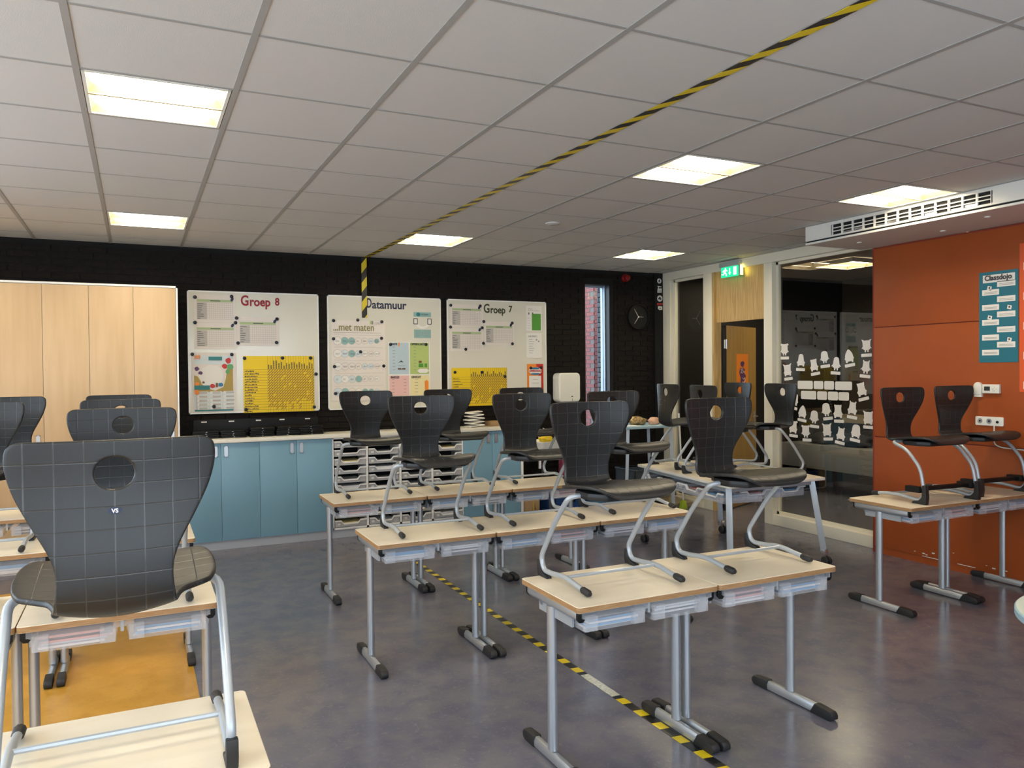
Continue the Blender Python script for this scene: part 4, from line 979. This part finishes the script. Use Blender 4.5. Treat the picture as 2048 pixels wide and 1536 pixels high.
for bn, wh, x, y in (('Groep 8', 'upper left', 464, 599), ('Groep 8', 'middle left', 465, 651), ('Groep 8', 'right', 549.5, 643), ('Groep 7', 'upper left', 958.5, 615), ('Groep 7', 'lower left', 959.5, 659.5), ('Groep 7', 'right', 1022, 650)):
    p = ony(x, y, YB-.036); o = link('clip_tag', tagm); o.location = (p.x, YB-.033, p.z); o.rotation_euler = (0, R(25), 0); tag(o, 'small dark oval clip on the %s score chart of the %s' % (wh, BN[bn]), 'clip', 'oval clips')

# ------------------------------------------------------------------ back wall, right part
p = ony(1276, 634, YB-.03)
t = thing('wall_clock', 'round black wall clock with thin white hands beside the narrow window', 'clock', (p.x, YB-.02, p.z))
cf = lambda a, c_, hh: (a, -hh, c_)
MB().lathe([(.158, 0), (.160, .02), (.155, .036), (.146, .036), (.142, .022)], 40, cf).obj('rim', 'black', t, smooth=True)
MB().lathe([(.144, .018), (.144, .020)], 40, cf).obj('dial', 'laptop', t)
for nm, ang, ln in (('hour_hand', 90, .07), ('minute_hand', -33, .115), ('second_hand', 216, .105)):
    a = R(ang); d = Vector((math.sin(a), 0, math.cos(a))); n_ = Vector((math.cos(a), 0, -math.sin(a)))*.0028
    e = d*ln; s0 = Vector((0, -.024, 0)); MB().quad([s0-n_-d*.01, s0+n_-d*.01, s0+e+n_*.5, s0+e-n_*.5]); b = MB()
    b.prism([((-n_-d*.01).x, (-n_-d*.01).z), ((n_-d*.01).x, (n_-d*.01).z), ((e+n_*.6).x, (e+n_*.6).z), ((e-n_*.6).x, (e-n_*.6).z)], cf, .022, .0245); b.obj(nm, 'plastic_white', t)
MB().lathe([(.007, .022), (.007, .027)], 12, cf).obj('hub', 'plastic_white', t)
p = ony(1252, 556, YB-.04)
t = thing('alarm_sounder', 'small red alarm sounder high on the dark brick wall', 'alarm', (p.x, YB-.01, p.z))
MB().lathe([(.05, 0), (.05, .03), (.042, .04)], 24, cf).obj('base', 'alarm_red', t, smooth=True); MB().lathe([(.04, .04), (.036, .075), (.02, .082)], 24, cf).obj('horn', 'alarm_red', t, smooth=True)
# stickers on the black trim
FS = BACK(YB-.036); random.seed(2)
def sticker(label, pl, m, marks):
    t = thing('sport_sticker', label, 'sticker', (0, 0, 0), 0, 'stickers on the black corner trim'); MB().prism(pl, FS, 0, .001).obj('disc', m, t)
    b = MB()
    for q in marks: b.prism(q, FS, .0012, .0017)
    b.obj('mark', 'ink' if m == 'paper' else 'black', t)
p = ony(1318.5, 562, YB-.036); sticker('top round white sticker on the black corner trim', circle(p.x, p.z, .032), 'paper', [blob(p.x, p.z, .014, .016, 10, 1, .3), circle(p.x+.004, p.z+.018, .005)])
p = ony(1319.5, 597, YB-.036); sticker('larger round white sticker on the black corner trim', circle(p.x, p.z, .040), 'paper', [blob(p.x, p.z, .022, .022, 14, 2, .45)])
p = ony(1319, 577, YB-.036); sticker('white figure sticker between the two round stickers', [(p.x-.034, p.z+.032), (p.x+.03, p.z+.026), (p.x+.03, p.z+.016), (p.x-.01, p.z+.018), (p.x-.012, p.z), (p.x+.034, p.z+.002), (p.x+.034, p.z-.05), (p.x-.034, p.z-.055), (p.x-.030, p.z-.01), (p.x-.02, p.z+.015)], 'plastic_white', [[(p.x-.015, p.z-.030), (p.x+.03, p.z-.028), (p.x+.03, p.z-.034), (p.x-.015, p.z-.036)]])
p = ony(1319.5, 608.5, YB-.036); sticker('red lettered sticker below the larger round sticker', [(p.x-.042, p.z-.012), (p.x+.042, p.z-.010), (p.x+.042, p.z+.014), (p.x-.042, p.z+.012)], 'red', [[(p.x-.03+.018*i, p.z-.006), (p.x-.022+.018*i, p.z-.006), (p.x-.022+.018*i, p.z+.008), (p.x-.03+.018*i, p.z+.008)] for i in range(4)])
p = ony(1320, 616, YB-.036); sticker('lowest white figure sticker on the black corner trim', [(p.x-.03, p.z+.022), (p.x+.034, p.z+.020), (p.x+.034, p.z-.022), (p.x-.01, p.z-.026), (p.x-.03, p.z-.01)], 'plastic_white', [[(p.x-.015, p.z), (p.x+.02, p.z+.002), (p.x+.02, p.z-.006), (p.x-.015, p.z-.008)]])
# soap and towel dispenser
p0 = ony(1112, 746, YB-.1); p1 = ony(1160, 746, YB-.1); z0 = ony(1135, 804, YB-.1).z
t = thing('towel_dispenser', 'tall white towel dispenser on the brick wall beside the narrow window', 'dispenser', ((p0.x+p1.x)/2, YB-.009, z0)); hw = (p1.x-p0.x)/2; hh = p0.z-z0
MB().prism(rnd_rect(-hw, 0, hw, hh, .05, 6), lambda u, v, d: (u*(1-.10*max(0, d-.06)/.06), -d, v), 0, .13).obj('cover', 'plastic_white', t, bev=.02, seg=3)
MB().prism(circle(.03, .065, .006, 12, .012), lambda u, v, d: (u, -d, v), .128, .1325).box(.028, -.1325, .012, .031, -.128, .042).obj('lock', 'black', t)
# washbasin
bx = 4.16
t = thing('washbasin', 'white washbasin with a chrome trap right of the worktop', 'basin', (bx, 7.78, 0))
def ringp(w_, d_, z): return [(q[0], q[1], z) for q in rnd_rect(-w_, -d_, w_, d_, .06, 4)]
b = MB(); Ls = [ringp(.09, .09, .725), ringp(.155, .18, .765), ringp(.18, .205, .85), ringp(.162, .185, .85), ringp(.13, .14, .785), ringp(.061, .061, .77)]
for i in range(len(Ls)-1):
    for k in range(len(Ls[i])):
        l = (k+1) % len(Ls[i]); b.quad((Ls[i][k], Ls[i][l], Ls[i+1][l], Ls[i+1][k]))
b.quad(Ls[0]); b.quad(Ls[-1]); b.obj('bowl', 'plastic_white', t, smooth=True)
MB().tube(fillet([(.02, .195, .85), (.02, .195, .98), (.02, .08, .98), (.02, .07, .94)], .04), .012, 10).obj('tap', 'chrome', t, smooth=True)
MB().tube([(-.06, .02, .73), (-.06, .02, .60)], .014, 12).tube([(-.06, .02, .65), (-.06, .02, .535)], .028, 14).tube([(-.06, .02, .56), (-.06, .26, .58)], .014, 10).obj('trap', 'chrome', t, smooth=True)
lump('cleaning_cloth', 'cloth_yellow', (bx-.07, 7.64, .85), .085, .055, .042, 'crumpled yellow cleaning cloth on the washbasin edge', 'cloth', 4)
def bag(name, m, loc, w_, d_, h_, label, cat, lean=0):
    t = thing(name, label, cat, loc); b = MB(); L = []
    for z, s in ((0, .9), (.12, 1.0), (.5, .98), (.85, .86), (1, .62)):
        L.append([(x*s, y*s+lean*z, z*h_) for x, y in rnd_rect(-w_/2, -d_/2, w_/2, d_/2, min(w_, d_)*.3, 4)])
    for i in range(len(L)-1):
        for k in range(len(L[i])):
            l = (k+1) % len(L[i]); b.quad((L[i][k], L[i][l], L[i+1][l], L[i+1][k]))
    b.quad(L[0]); b.quad(L[-1]); b.obj('body', m, t, smooth=True)
    MB().tube(fillet([(-w_*.2, lean*.9, h_*.97), (-w_*.15, lean, h_*1.18), (w_*.15, lean, h_*1.18), (w_*.2, lean*.9, h_*.97)], .03), .008, 6).obj('handle', m, t, smooth=True); return t
bag('school_bag', 'bag_pink', (4.47, 7.80, .44), .22, .14, .34, 'dotted dark pink bag hanging right of the washbasin', 'bag')
MB().tube([(0, 0, 0), (0, .26, 0)], .006, 8).obj('coat_hook', 'steel'); tag(bpy.data.objects['coat_hook'], 'small steel hook holding the pink bag', 'hook').location = (4.47, 7.815, .83)
def crate(name, m, x0, y0, x1, y1, z0, z1, label, cat, mark=None):
    t = thing(name, label, cat, ((x0+x1)/2, (y0+y1)/2, z0)); a, c_, hh = (x1-x0)/2, (y1-y0)/2, z1-z0
    b = MB(); T = .006
    b.box(-a, -c_, 0, a, -c_+T, hh).box(-a, c_-T, 0, a, c_, hh).box(-a, -c_, 0, -a+T, c_, hh).box(a-T, -c_, 0, a, c_, hh).box(-a, -c_, 0, a, c_, T); b.obj('body', m, t)
    MB().box(-a-.008, -c_-.008, hh-.02, a+.008, -c_+T, hh).box(-a-.008, c_-T, hh-.02, a+.008, c_+.008, hh).box(-a-.008, -c_, hh-.02, -a+T, c_, hh).box(a-T, -c_, hh-.02, a+.008, c_, hh).obj('rim', m, t, bev=.003)
    MB().box(-.05, -c_-.009, hh*.62, .05, -c_-.001, hh*.62+.03).obj('grip', 'black', t, bev=.004)
    if mark: link('lettering', text_mesh('lettering', mark, .055, 'plastic_white', lambda x, y, z: Vector((x, -c_-.002-z, hh*.35+y)), .001, 0, 'CENTER'), t)
    return t
crate('storage_crate', 'crate_blue', 4.10, 7.45, 4.50, 7.85, 0, .30, 'dark blue crate with white lettering on the floor below the washbasin', 'crate', 'Winner')
t = thing('cardboard_box', 'brown cardboard box with a dark mark beside the blue crate', 'box', (3.90, 7.72, 0))
MB().box(-.075, -.14, 0, .075, .14, .30).obj('carton', 'cardboard', t, bev=.004); MB().prism([(.0, .24), (.03, .12), (-.02, .10)], lambda u, v, d: (u, -.14-d, v), 0, .001).obj('print', 'brown', t); MB().box(-.01, -.1415, 0, .01, .1415, .3012).obj('packing_tape', 'ochre', t)
crate('storage_crate', 'blue', 4.55, 7.15, 4.86, 7.6, 0, .26, 'bright blue storage crate on the floor behind the middle row', 'crate')
crate('storage_crate', 'crate_grey', 5.08, 7.35, 5.40, 7.75, .14, .50, 'grey lidded storage box beneath the side table', 'box')
tag(MB().box(5.02, 7.3, 0, 5.44, 7.8, .14).box(5.0, 7.28, .12, 5.46, 7.82, .14).obj('step_stool', 'black', None, bev=.004), 'low black plinth under the grey storage box', 'plinth')
# side table with a sequinned bag
t = thing('side_table', 'pale green side table with grey legs by the door frame', 'table', (5.25, 7.52, 0)); TZ = 1.005
MB().prism(rnd_rect(-.37, -.28, .37, .28, .03), lambda u, v, d: (u, v, d), TZ-.028, TZ).obj('tabletop', 'mint_edge', t, bev=.004)
for x, y in ((-.31, -.22), (.31, -.22), (-.31, .22), (.31, .22)): MB().tube([(x*.95, y, TZ-.028), (x*1.06, y, .0)], .022, 4, .03).obj('leg', 'silver_paint', t)
lump('sequin_bag', 'bag_brown', (5.20, 7.48, TZ), .12, .08, .06, 'sequinned brown bag on the pale green side table', 'bag', 14)
lump('pencil_case', 'skin_cloth', (5.41, 7.44, TZ), .075, .05, .05, 'peach coloured pouch beside the sequinned bag', 'pouch', 16)
tag(MB().box(-.09, -.07, 0, .09, .07, .006).obj('paper_pile', 'paper', None, bev=.001), 'few white papers at the left end of the side table', 'papers').location = (5.03, 7.36, TZ)
# broom and low box near the door frame
t = thing('broom', 'white broom with a lime green head leaning on the door frame', 'broom', (5.78, 7.38, 0))
MB().tube([(0, 0, .10), (.02, .10, 1.12)], .011, 8).obj('stick', 'plastic_white', t, smooth=True); MB().prism([(-.05, 0), (.05, 0), (.022, .10), (-.022, .10)], lambda u, v, d: (u, d, v), -.022, .022).obj('head', 'lime_plastic', t, bev=.004)
tag(MB().box(5.68, 7.46, 0, 5.97, 7.86, .06).box(5.67, 7.45, .04, 5.98, 7.87, .055).obj('wooden_step', 'beige_sill', None, bev=.004), 'low wooden step on the floor by the narrow glass pane', 'step')

# ------------------------------------------------------------------ exit sign, door poster, cutouts, orange wall fittings
xe = 5.965
a = onx(1443, 540, xe); c_ = onx(1476, 540, xe); ct = onx(1460, 533, xe).z; cbm = onx(1460, 553.5, xe).z
t = thing('exit_sign', 'lit green exit sign with running figure above the door', 'sign', (xe, (a.y+c_.y)/2, cbm)); hw = (a.y-c_.y)/2; hh = ct-cbm
MB().box(-.02, -hw-.02, hh, .05, hw+.02, hh+.055).box(.005, -hw-.025, -.0, .05, -hw-.0, hh).obj('housing', 'exit_body', t, bev=.006)
MB().box(-.006, -hw, 0, .006, hw, hh).obj('sign_panel', 'exit_green', t)
MB().box(.012, -hw-.027, .01, .045, -hw-.025, hh).obj('light_strip', 'exit_glow', t)
fx = lambda u, v, d: (-.006-d, -u, v); b = MB()
b.prism([(hw*.52, hh*.14), (hw*.86, hh*.14), (hw*.86, hh*.9), (hw*.52, hh*.9)], fx, 0, .0015)                                # doorway
b.prism([(hw*.02, hh*.85), (hw*.10, hh*.85), (hw*.10, hh*.42), (hw*.20, hh*.42), (hw*.06, hh*.18), (-hw*.08, hh*.42), (hw*.02, hh*.42)], fx, 0, .0015)   # arrow
b.prism(circle(-hw*.46, hh*.86, hh*.075, 10), fx, 0, .0015)
for pl in ([(-.62, .74), (-.40, .78), (-.36, .70), (-.50, .42), (-.66, .46)], [(-.40, .76), (-.20, .62), (-.24, .56), (-.42, .66)], [(-.62, .74), (-.82, .60), (-.80, .52), (-.60, .66)], [(-.56, .46), (-.40, .44), (-.28, .26), (-.34, .10), (-.42, .12), (-.38, .26), (-.54, .38)], [(-.64, .46), (-.56, .40), (-.70, .22), (-.92, .28), (-.92, .36), (-.74, .32)]): b.prism([(hw*q[0], hh*q[1]) for q in pl], fx, 0, .0015)
b.obj('pictogram', 'exit_white', t)
# poster on the open door
t = thing('door_poster', 'orange poster with a swirling dark figure on the open door', 'poster', (6.13, 7.065, 0), R(-90+112))
fd = lambda u, v, d: (u, -.0205-d, v)
MB().prism([(.27, 1.36), (.58, 1.36), (.58, 1.82), (.27, 1.82)], fd, 0, .001).obj('sheet', 'orange', t)
b = MB(); b.prism(blob(.43, 1.70, .055, .035, 14, 1, .2), fd, .001, .0015).prism(blob(.43, 1.56, .07, .11, 18, 2, .35), fd, .001, .0015).prism([(.39, 1.36), (.47, 1.36), (.46, 1.44), (.40, 1.45)], fd, .001, .0015); b.obj('figure', 'purple', t)
b = MB(); random.seed(6)
for k in range(9):
    x, z, a = random.uniform(.36, .50), random.uniform(1.46, 1.66), random.uniform(0, 6); pts = [(x+.035*math.cos(a+i*.5)*(1-i*.06), z+.035*math.sin(a+i*.5)*(1-i*.06)) for i in range(7)]
    b.prism(pts+[(x+(p_[0]-x)*.72, z+(p_[1]-z)*.72) for p_ in pts[::-1]], fd, .0016+.0001*k, .002+.0001*k)
b.obj('swirls', 'paper_pink', t)
# paper cutouts on the glass pane
FG = SIDE(6.073)
def PG(x, y): q = onx(x, y, 6.073); return -q.y, q.z
def creature(kind, s):
    """half outline (u, v) of a blobby paper figure, height 1, mirrored"""
    H = {'round': [(.0, 1), (.12, .98), (.22, .88), (.25, .72), (.27, .45)], 'tall': [(0, 1), (.09, .98), (.16, .90), (.19, .72), (.22, .45)], 'horn': [(0, .93), (.15, .92), (.30, 1.02), (.34, 1.0), (.27, .84), (.25, .45)], 'ear': [(0, .95), (.14, .95), (.25, 1.0), (.33, .90), (.24, .80), (.25, .45)],
         'square': [(0, .97), (.16, .96), (.22, 1.0), (.24, .93), (.21, .7), (.23, .45)], 'antenna': [(0, .90), (.10, .89), (.18, 1.0), (.22, .98), (.19, .82), (.22, .45)], 'point': [(0, 1.02), (.08, .95), (.20, .75), (.26, .55), (.27, .42)]}[kind]
    L = {'legs': [(.34, .30), (.30, .27), (.25, .33), (.23, .22), (.14, .18), (.13, 0), (.05, 0), (.04, .15), (0, .15)], 'stubs': [(.32, .30), (.28, .27), (.26, .18), (.24, 0), (.14, 0), (.13, .09), (0, .09)]}[s]
    h_ = H+L; return h_+[(-u_, v_) for u_, v_ in h_[::-1] if abs(u_) > 1e-6]
CUT = [  # x, top y, bottom y, card centre (x, y), tilt, kind, legs, where
 (1569, 687, 712, 1569.5, 716, 0, 'ear', 'legs', 'eared white paper figure at the top left of the glass'), (1575, 728, 753, 1577, 757.5, -6, 'horn', 'stubs', 'horned white paper figure second from top at the left of the glass'),
 (1602, 708, 733.5, 1601, 739, 2, 'tall', 'stubs', 'slim white paper figure left in the upper arc'), (1628, 718, 743, 1631, 747.5, -9, 'square', 'stubs', 'square headed white paper figure second from left in the upper arc'),
 (1649, 702, 727, 1650.5, 732.5, -6, 'round', 'legs', 'round headed white paper figure at mid upper arc'), (1672.5, 714, 741.5, 1671, 746, 3, 'tall', 'legs', 'long legged white paper figure second from right in the upper arc'),
 (1698, 699, 726, 1700, 730.5, -9, 'point', 'stubs', 'broad pointed white paper figure right in the upper arc'), (1733, 679, 705, 1733, 710.5, -2, 'horn', 'legs', 'horned white paper figure at the top right of the glass'),
 (1732, 720, 748, 1730, 752.5, 5, 'antenna', 'legs', 'antlered white paper figure second from top at the right'), (1723, 765, 793, 1727.5, 798, -13, 'square', 'stubs', 'tilted square headed white paper figure right of the blank cards'),
 (1589, 786, 811, 1586, 815.5, 12, 'round', 'stubs', 'round white paper figure beside the chair, left of the blank cards'), (1605, 811, 836.5, 1604, 840.5, 7, 'point', 'stubs', 'pointed white paper figure lower left'),
 (1628.5, 821, 847.5, 1629, 853, 3, 'round', 'legs', 'round white paper figure left of mid lower field'), (1652.5, 806, 833, 1656, 837, -8, 'round', 'legs', 'round white paper figure under the second blank card'),
 (1676, 809, 837, 1678, 842.5, -1, 'square', 'stubs', 'square eared tall white paper figure under the third blank card'), (1705, 802, 830, 1704, 834.5, 7, 'antenna', 'stubs', 'small horned white paper figure under the last blank card'),
 (1736.5, 822, 850, 1737, 854.5, 0, 'horn', 'stubs', 'horned white paper figure at the right edge, lower'), (1586.5, 841, 867, 1587, 871.5, 3, 'ear', 'stubs', 'eared white paper figure at the lower left corner'),
 (1611.5, 850, 876, 1614, 880, -2, 'ear', 'legs', 'long legged eared white paper figure bottom row, second'), (1654, 847, 873.5, 1656.5, 878, -4, 'horn', 'stubs', 'horned white paper figure bottom row, third'),
 (1682, 854, 881, 1679.5, 885.5, 8, 'antenna', 'stubs', 'antenna white paper figure bottom row, fourth'), (1712, 849, 876.5, 1710, 880.5, 7, 'round', 'stubs', 'round white paper figure bottom row, right'), (1563.5, 776, 800, 1562, 806, 5, 'round', 'legs', 'white paper figure seen through the hole of the near right table chair')]
for x, y0, y1, cx, cyy, tilt, kind, lg, lab in CUT:
    u0, v1 = PG(x, y0); u1, v0 = PG(x, y1); hh = v1-v0; a = R(-tilt); ca, sa = math.cos(a), math.sin(a); uc = (u0+u1)/2
    y1 -= .8; u1, v0 = PG(x, y1); hh = v1-v0; t = thing('paper_figure', lab, 'cutout', (0, 0, 0), 0, 'paper figures on the glass'); wx = 1.38
    MB().prism([(uc+(p_[0]*wx*ca-(p_[1]-.5)*sa)*hh, (v0+v1)/2+(p_[0]*wx*sa+(p_[1]-.5)*ca)*hh) for p_ in creature(kind, lg)], FG, 0, .001).obj('figure', 'cutout', t)
    cu_, cv = PG(cx, cyy); MB().prism([(cu_+p_[0]*ca-p_[1]*sa, cv+p_[0]*sa+p_[1]*ca) for p_ in rnd_rect(-.058, -.0150, .058, .0150, .006, 2)], FG, 0, .001).obj('name_card', 'cutout', t)
for k, (x0, y0, x1, y1) in enumerate(((1595.5, 761, 1625.5, 778.5), (1627.5, 761.5, 1646.5, 778.5), (1648.5, 761.5, 1668, 779.5), (1670, 762.5, 1704, 780.5), (1602, 781, 1632.5, 799), (1634.5, 782, 1654, 800), (1656, 782.5, 1676, 801), (1677, 783.5, 1698, 801.5))):
    u0, v1 = PG(x0, y0+.5); u1, v0 = PG(x1, y1)
    w_ = ['wide blank white card at the left of the upper card row', 'square blank white card second in the upper card row', 'square blank white card third in the upper card row', 'wide blank white card at the right of the upper card row', 'wide blank white card at the left of the lower card row', 'square blank white card second in the lower card row', 'square blank white card third in the lower card row', 'square blank white card at the right of the lower card row'][k]
    tag(MB().prism(rnd_rect(u0, v0, u1, v1, .014, 3), FG, 0, .001).obj('blank_card', 'cutout'), w_, 'card', 'blank cards on the glass')

# things on the orange wall
FO = SIDE(XO)
def PO(x, y): q = onx(x, y, XO); return -q.y, q.z
u0, v1 = PO(1959, 543); u1, v0 = PO(2037, 725); v1 = PO(2000, 541.5)[1]; u_, v0 = PO(1998, 724.5)
def rr(x0, y0, x1, y1): # rectangle in sheet coords from crop pixels
    a, b_ = PO(x0, (y0)); c_, d = PO(x1, y1); return ((a-u0)/(u1-u0), (d-v0)/(v1-v0), (c_-u0)/(u1-u0), (b_-v0)/(v1-v0))
st = []; fig = []
for k in range(10):
    y = .825-.083*k; st.append((.47, y, .93, y+.062) if k % 2 == 0 else (.08, y, .52, y+.062))
sq = []
for a, y in ((.27, .815), (.78, .59), (.28, .49), (.78, .24)):
    sq.append([(a-.06, y-.010), (a+.045, y-.022), (a+.065, y+.020), (a-.04, y+.032)])
sheet('rules_poster', 'teal blue poster with a white title strip and short white strips on the orange wall', 'poster', FO, u0, v0, u1, v1, 'classdojo_blue', [('paper', [(.10, .88, .92, .965)]+st+sq, 'strips'), ('ink_soft', [(s[0]+.05, s[1]+.016+.014*j, s[2]-.05, s[1]+.021+.014*j) for s in st for j in range(2)], 'print'), ('ink', [[(a-.02, y-.004), (a+.02, y-.008), (a+.026, y+.010), (a-.014, y+.014)] for a, y in ((.27, .82), (.78, .595), (.28, .495), (.78, .245))], 'icons')], lift=.001, th=.003, texts=[('Classdojo', .15, .905, .055, 'ink', .0017, .70)])
u2, v3 = PO(2040, 490); u3 = -3.0; v2 = PO(2044, 784)[1]
sheet('orange_poster', 'bright orange poster cut off at the right edge beside the teal blue poster', 'poster', FO, u2, v2, u3, v3+.01, 'bright_orange', [('paper', [(.05, .82-.2*k, .35, .87-.2*k) for k in range(5)], 'strips'), ('ink', [(.08, .84-.2*k, .3, .845-.2*k) for k in range(5)], 'print')], lift=.001, th=.003)
a, z1 = PO(1951, 764); b2, z0 = PO(1967, 794)
t = thing('wall_sensor', 'white round topped wall sensor beside the thermostat', 'sensor', (0, 0, 0))
hw = (b2-a)/2; um = (a+b2)/2; MB().prism([(a, z0+.02), (b2, z0+.02)]+[(um+hw*math.cos(R(q)), z1-hw+hw*math.sin(R(q))) for q in range(0, 181, 15)], FO, .001, .028).obj('cover', 'plastic_white', t, bev=.005); MB().prism([(a+.004, z0), (b2-.002, z0), (b2-.002, z0+.024), (a+.004, z0+.024)], FO, .001, .022).obj('base', 'plastic_white', t, bev=.002)
a, z1 = PO(1968, 768.5); b2, z0 = PO(2002.5, 787)
t = thing('thermostat', 'white wall thermostat with a small dark display', 'thermostat', (0, 0, 0))
MB().prism([(a, z0), (b2, z0), (b2, z1), (a, z1)], FO, .001, .024).obj('housing', 'plastic_white', t, bev=.003); w_ = b2-a
MB().prism([(a+w_*.12, z0+.02), (a+w_*.46, z0+.02), (a+w_*.46, z1-.016), (a+w_*.12, z1-.016)], FO, .024, .0248).obj('display', 'screen_dark', t)
b = MB()
for q, z in ((.64, .5), (.72, .7), (.72, .3), (.82, .5)): b.prism(circle(a+w_*q, z0+(z1-z0)*z, .004, 10), FO, .024, .0252)
b.obj('button', 'steel', t)
a, z1 = PO(1952.5, 832); b2, z0 = PO(2008.5, 853)
t = thing('wall_socket', 'white triple wall outlet on the orange wall behind the chairs', 'socket', (0, 0, 0))
MB().prism(rnd_rect(a, z0, b2, z1, .008), FO, .001, .012).obj('frame', 'plastic_white', t, bev=.003); w_ = b2-a
for q in (.17, .5):
    MB().prism(circle(a+w_*q, (z0+z1)/2, .020, 20), FO, .0121, .0126).obj('outlet', 'steel', t); MB().prism(circle(a+w_*q, (z0+z1)/2, .007, 12), FO, .0127, .0131).obj('contact', 'black', t)
MB().prism(circle(a+w_*.80, (z0+z1)/2-.004, .010, 12), FO, .0121, .018).obj('plug', 'black', t)
q0 = PO(1990, 862); q1 = PO(1996, 889); q2 = PO(2048, 899)
tag(MB().tube(fillet([FO(q0[0], z0+.01, .01), FO(q0[0], q1[1], .01), FO(q1[0]+.03, q1[1]-.02, .01), FO(q2[0]+.3, q1[1]-.035, .01)], .03), .005, 8).obj('cable', 'plastic_white', None, smooth=True), 'white cable leading right from the wall outlet', 'cable')
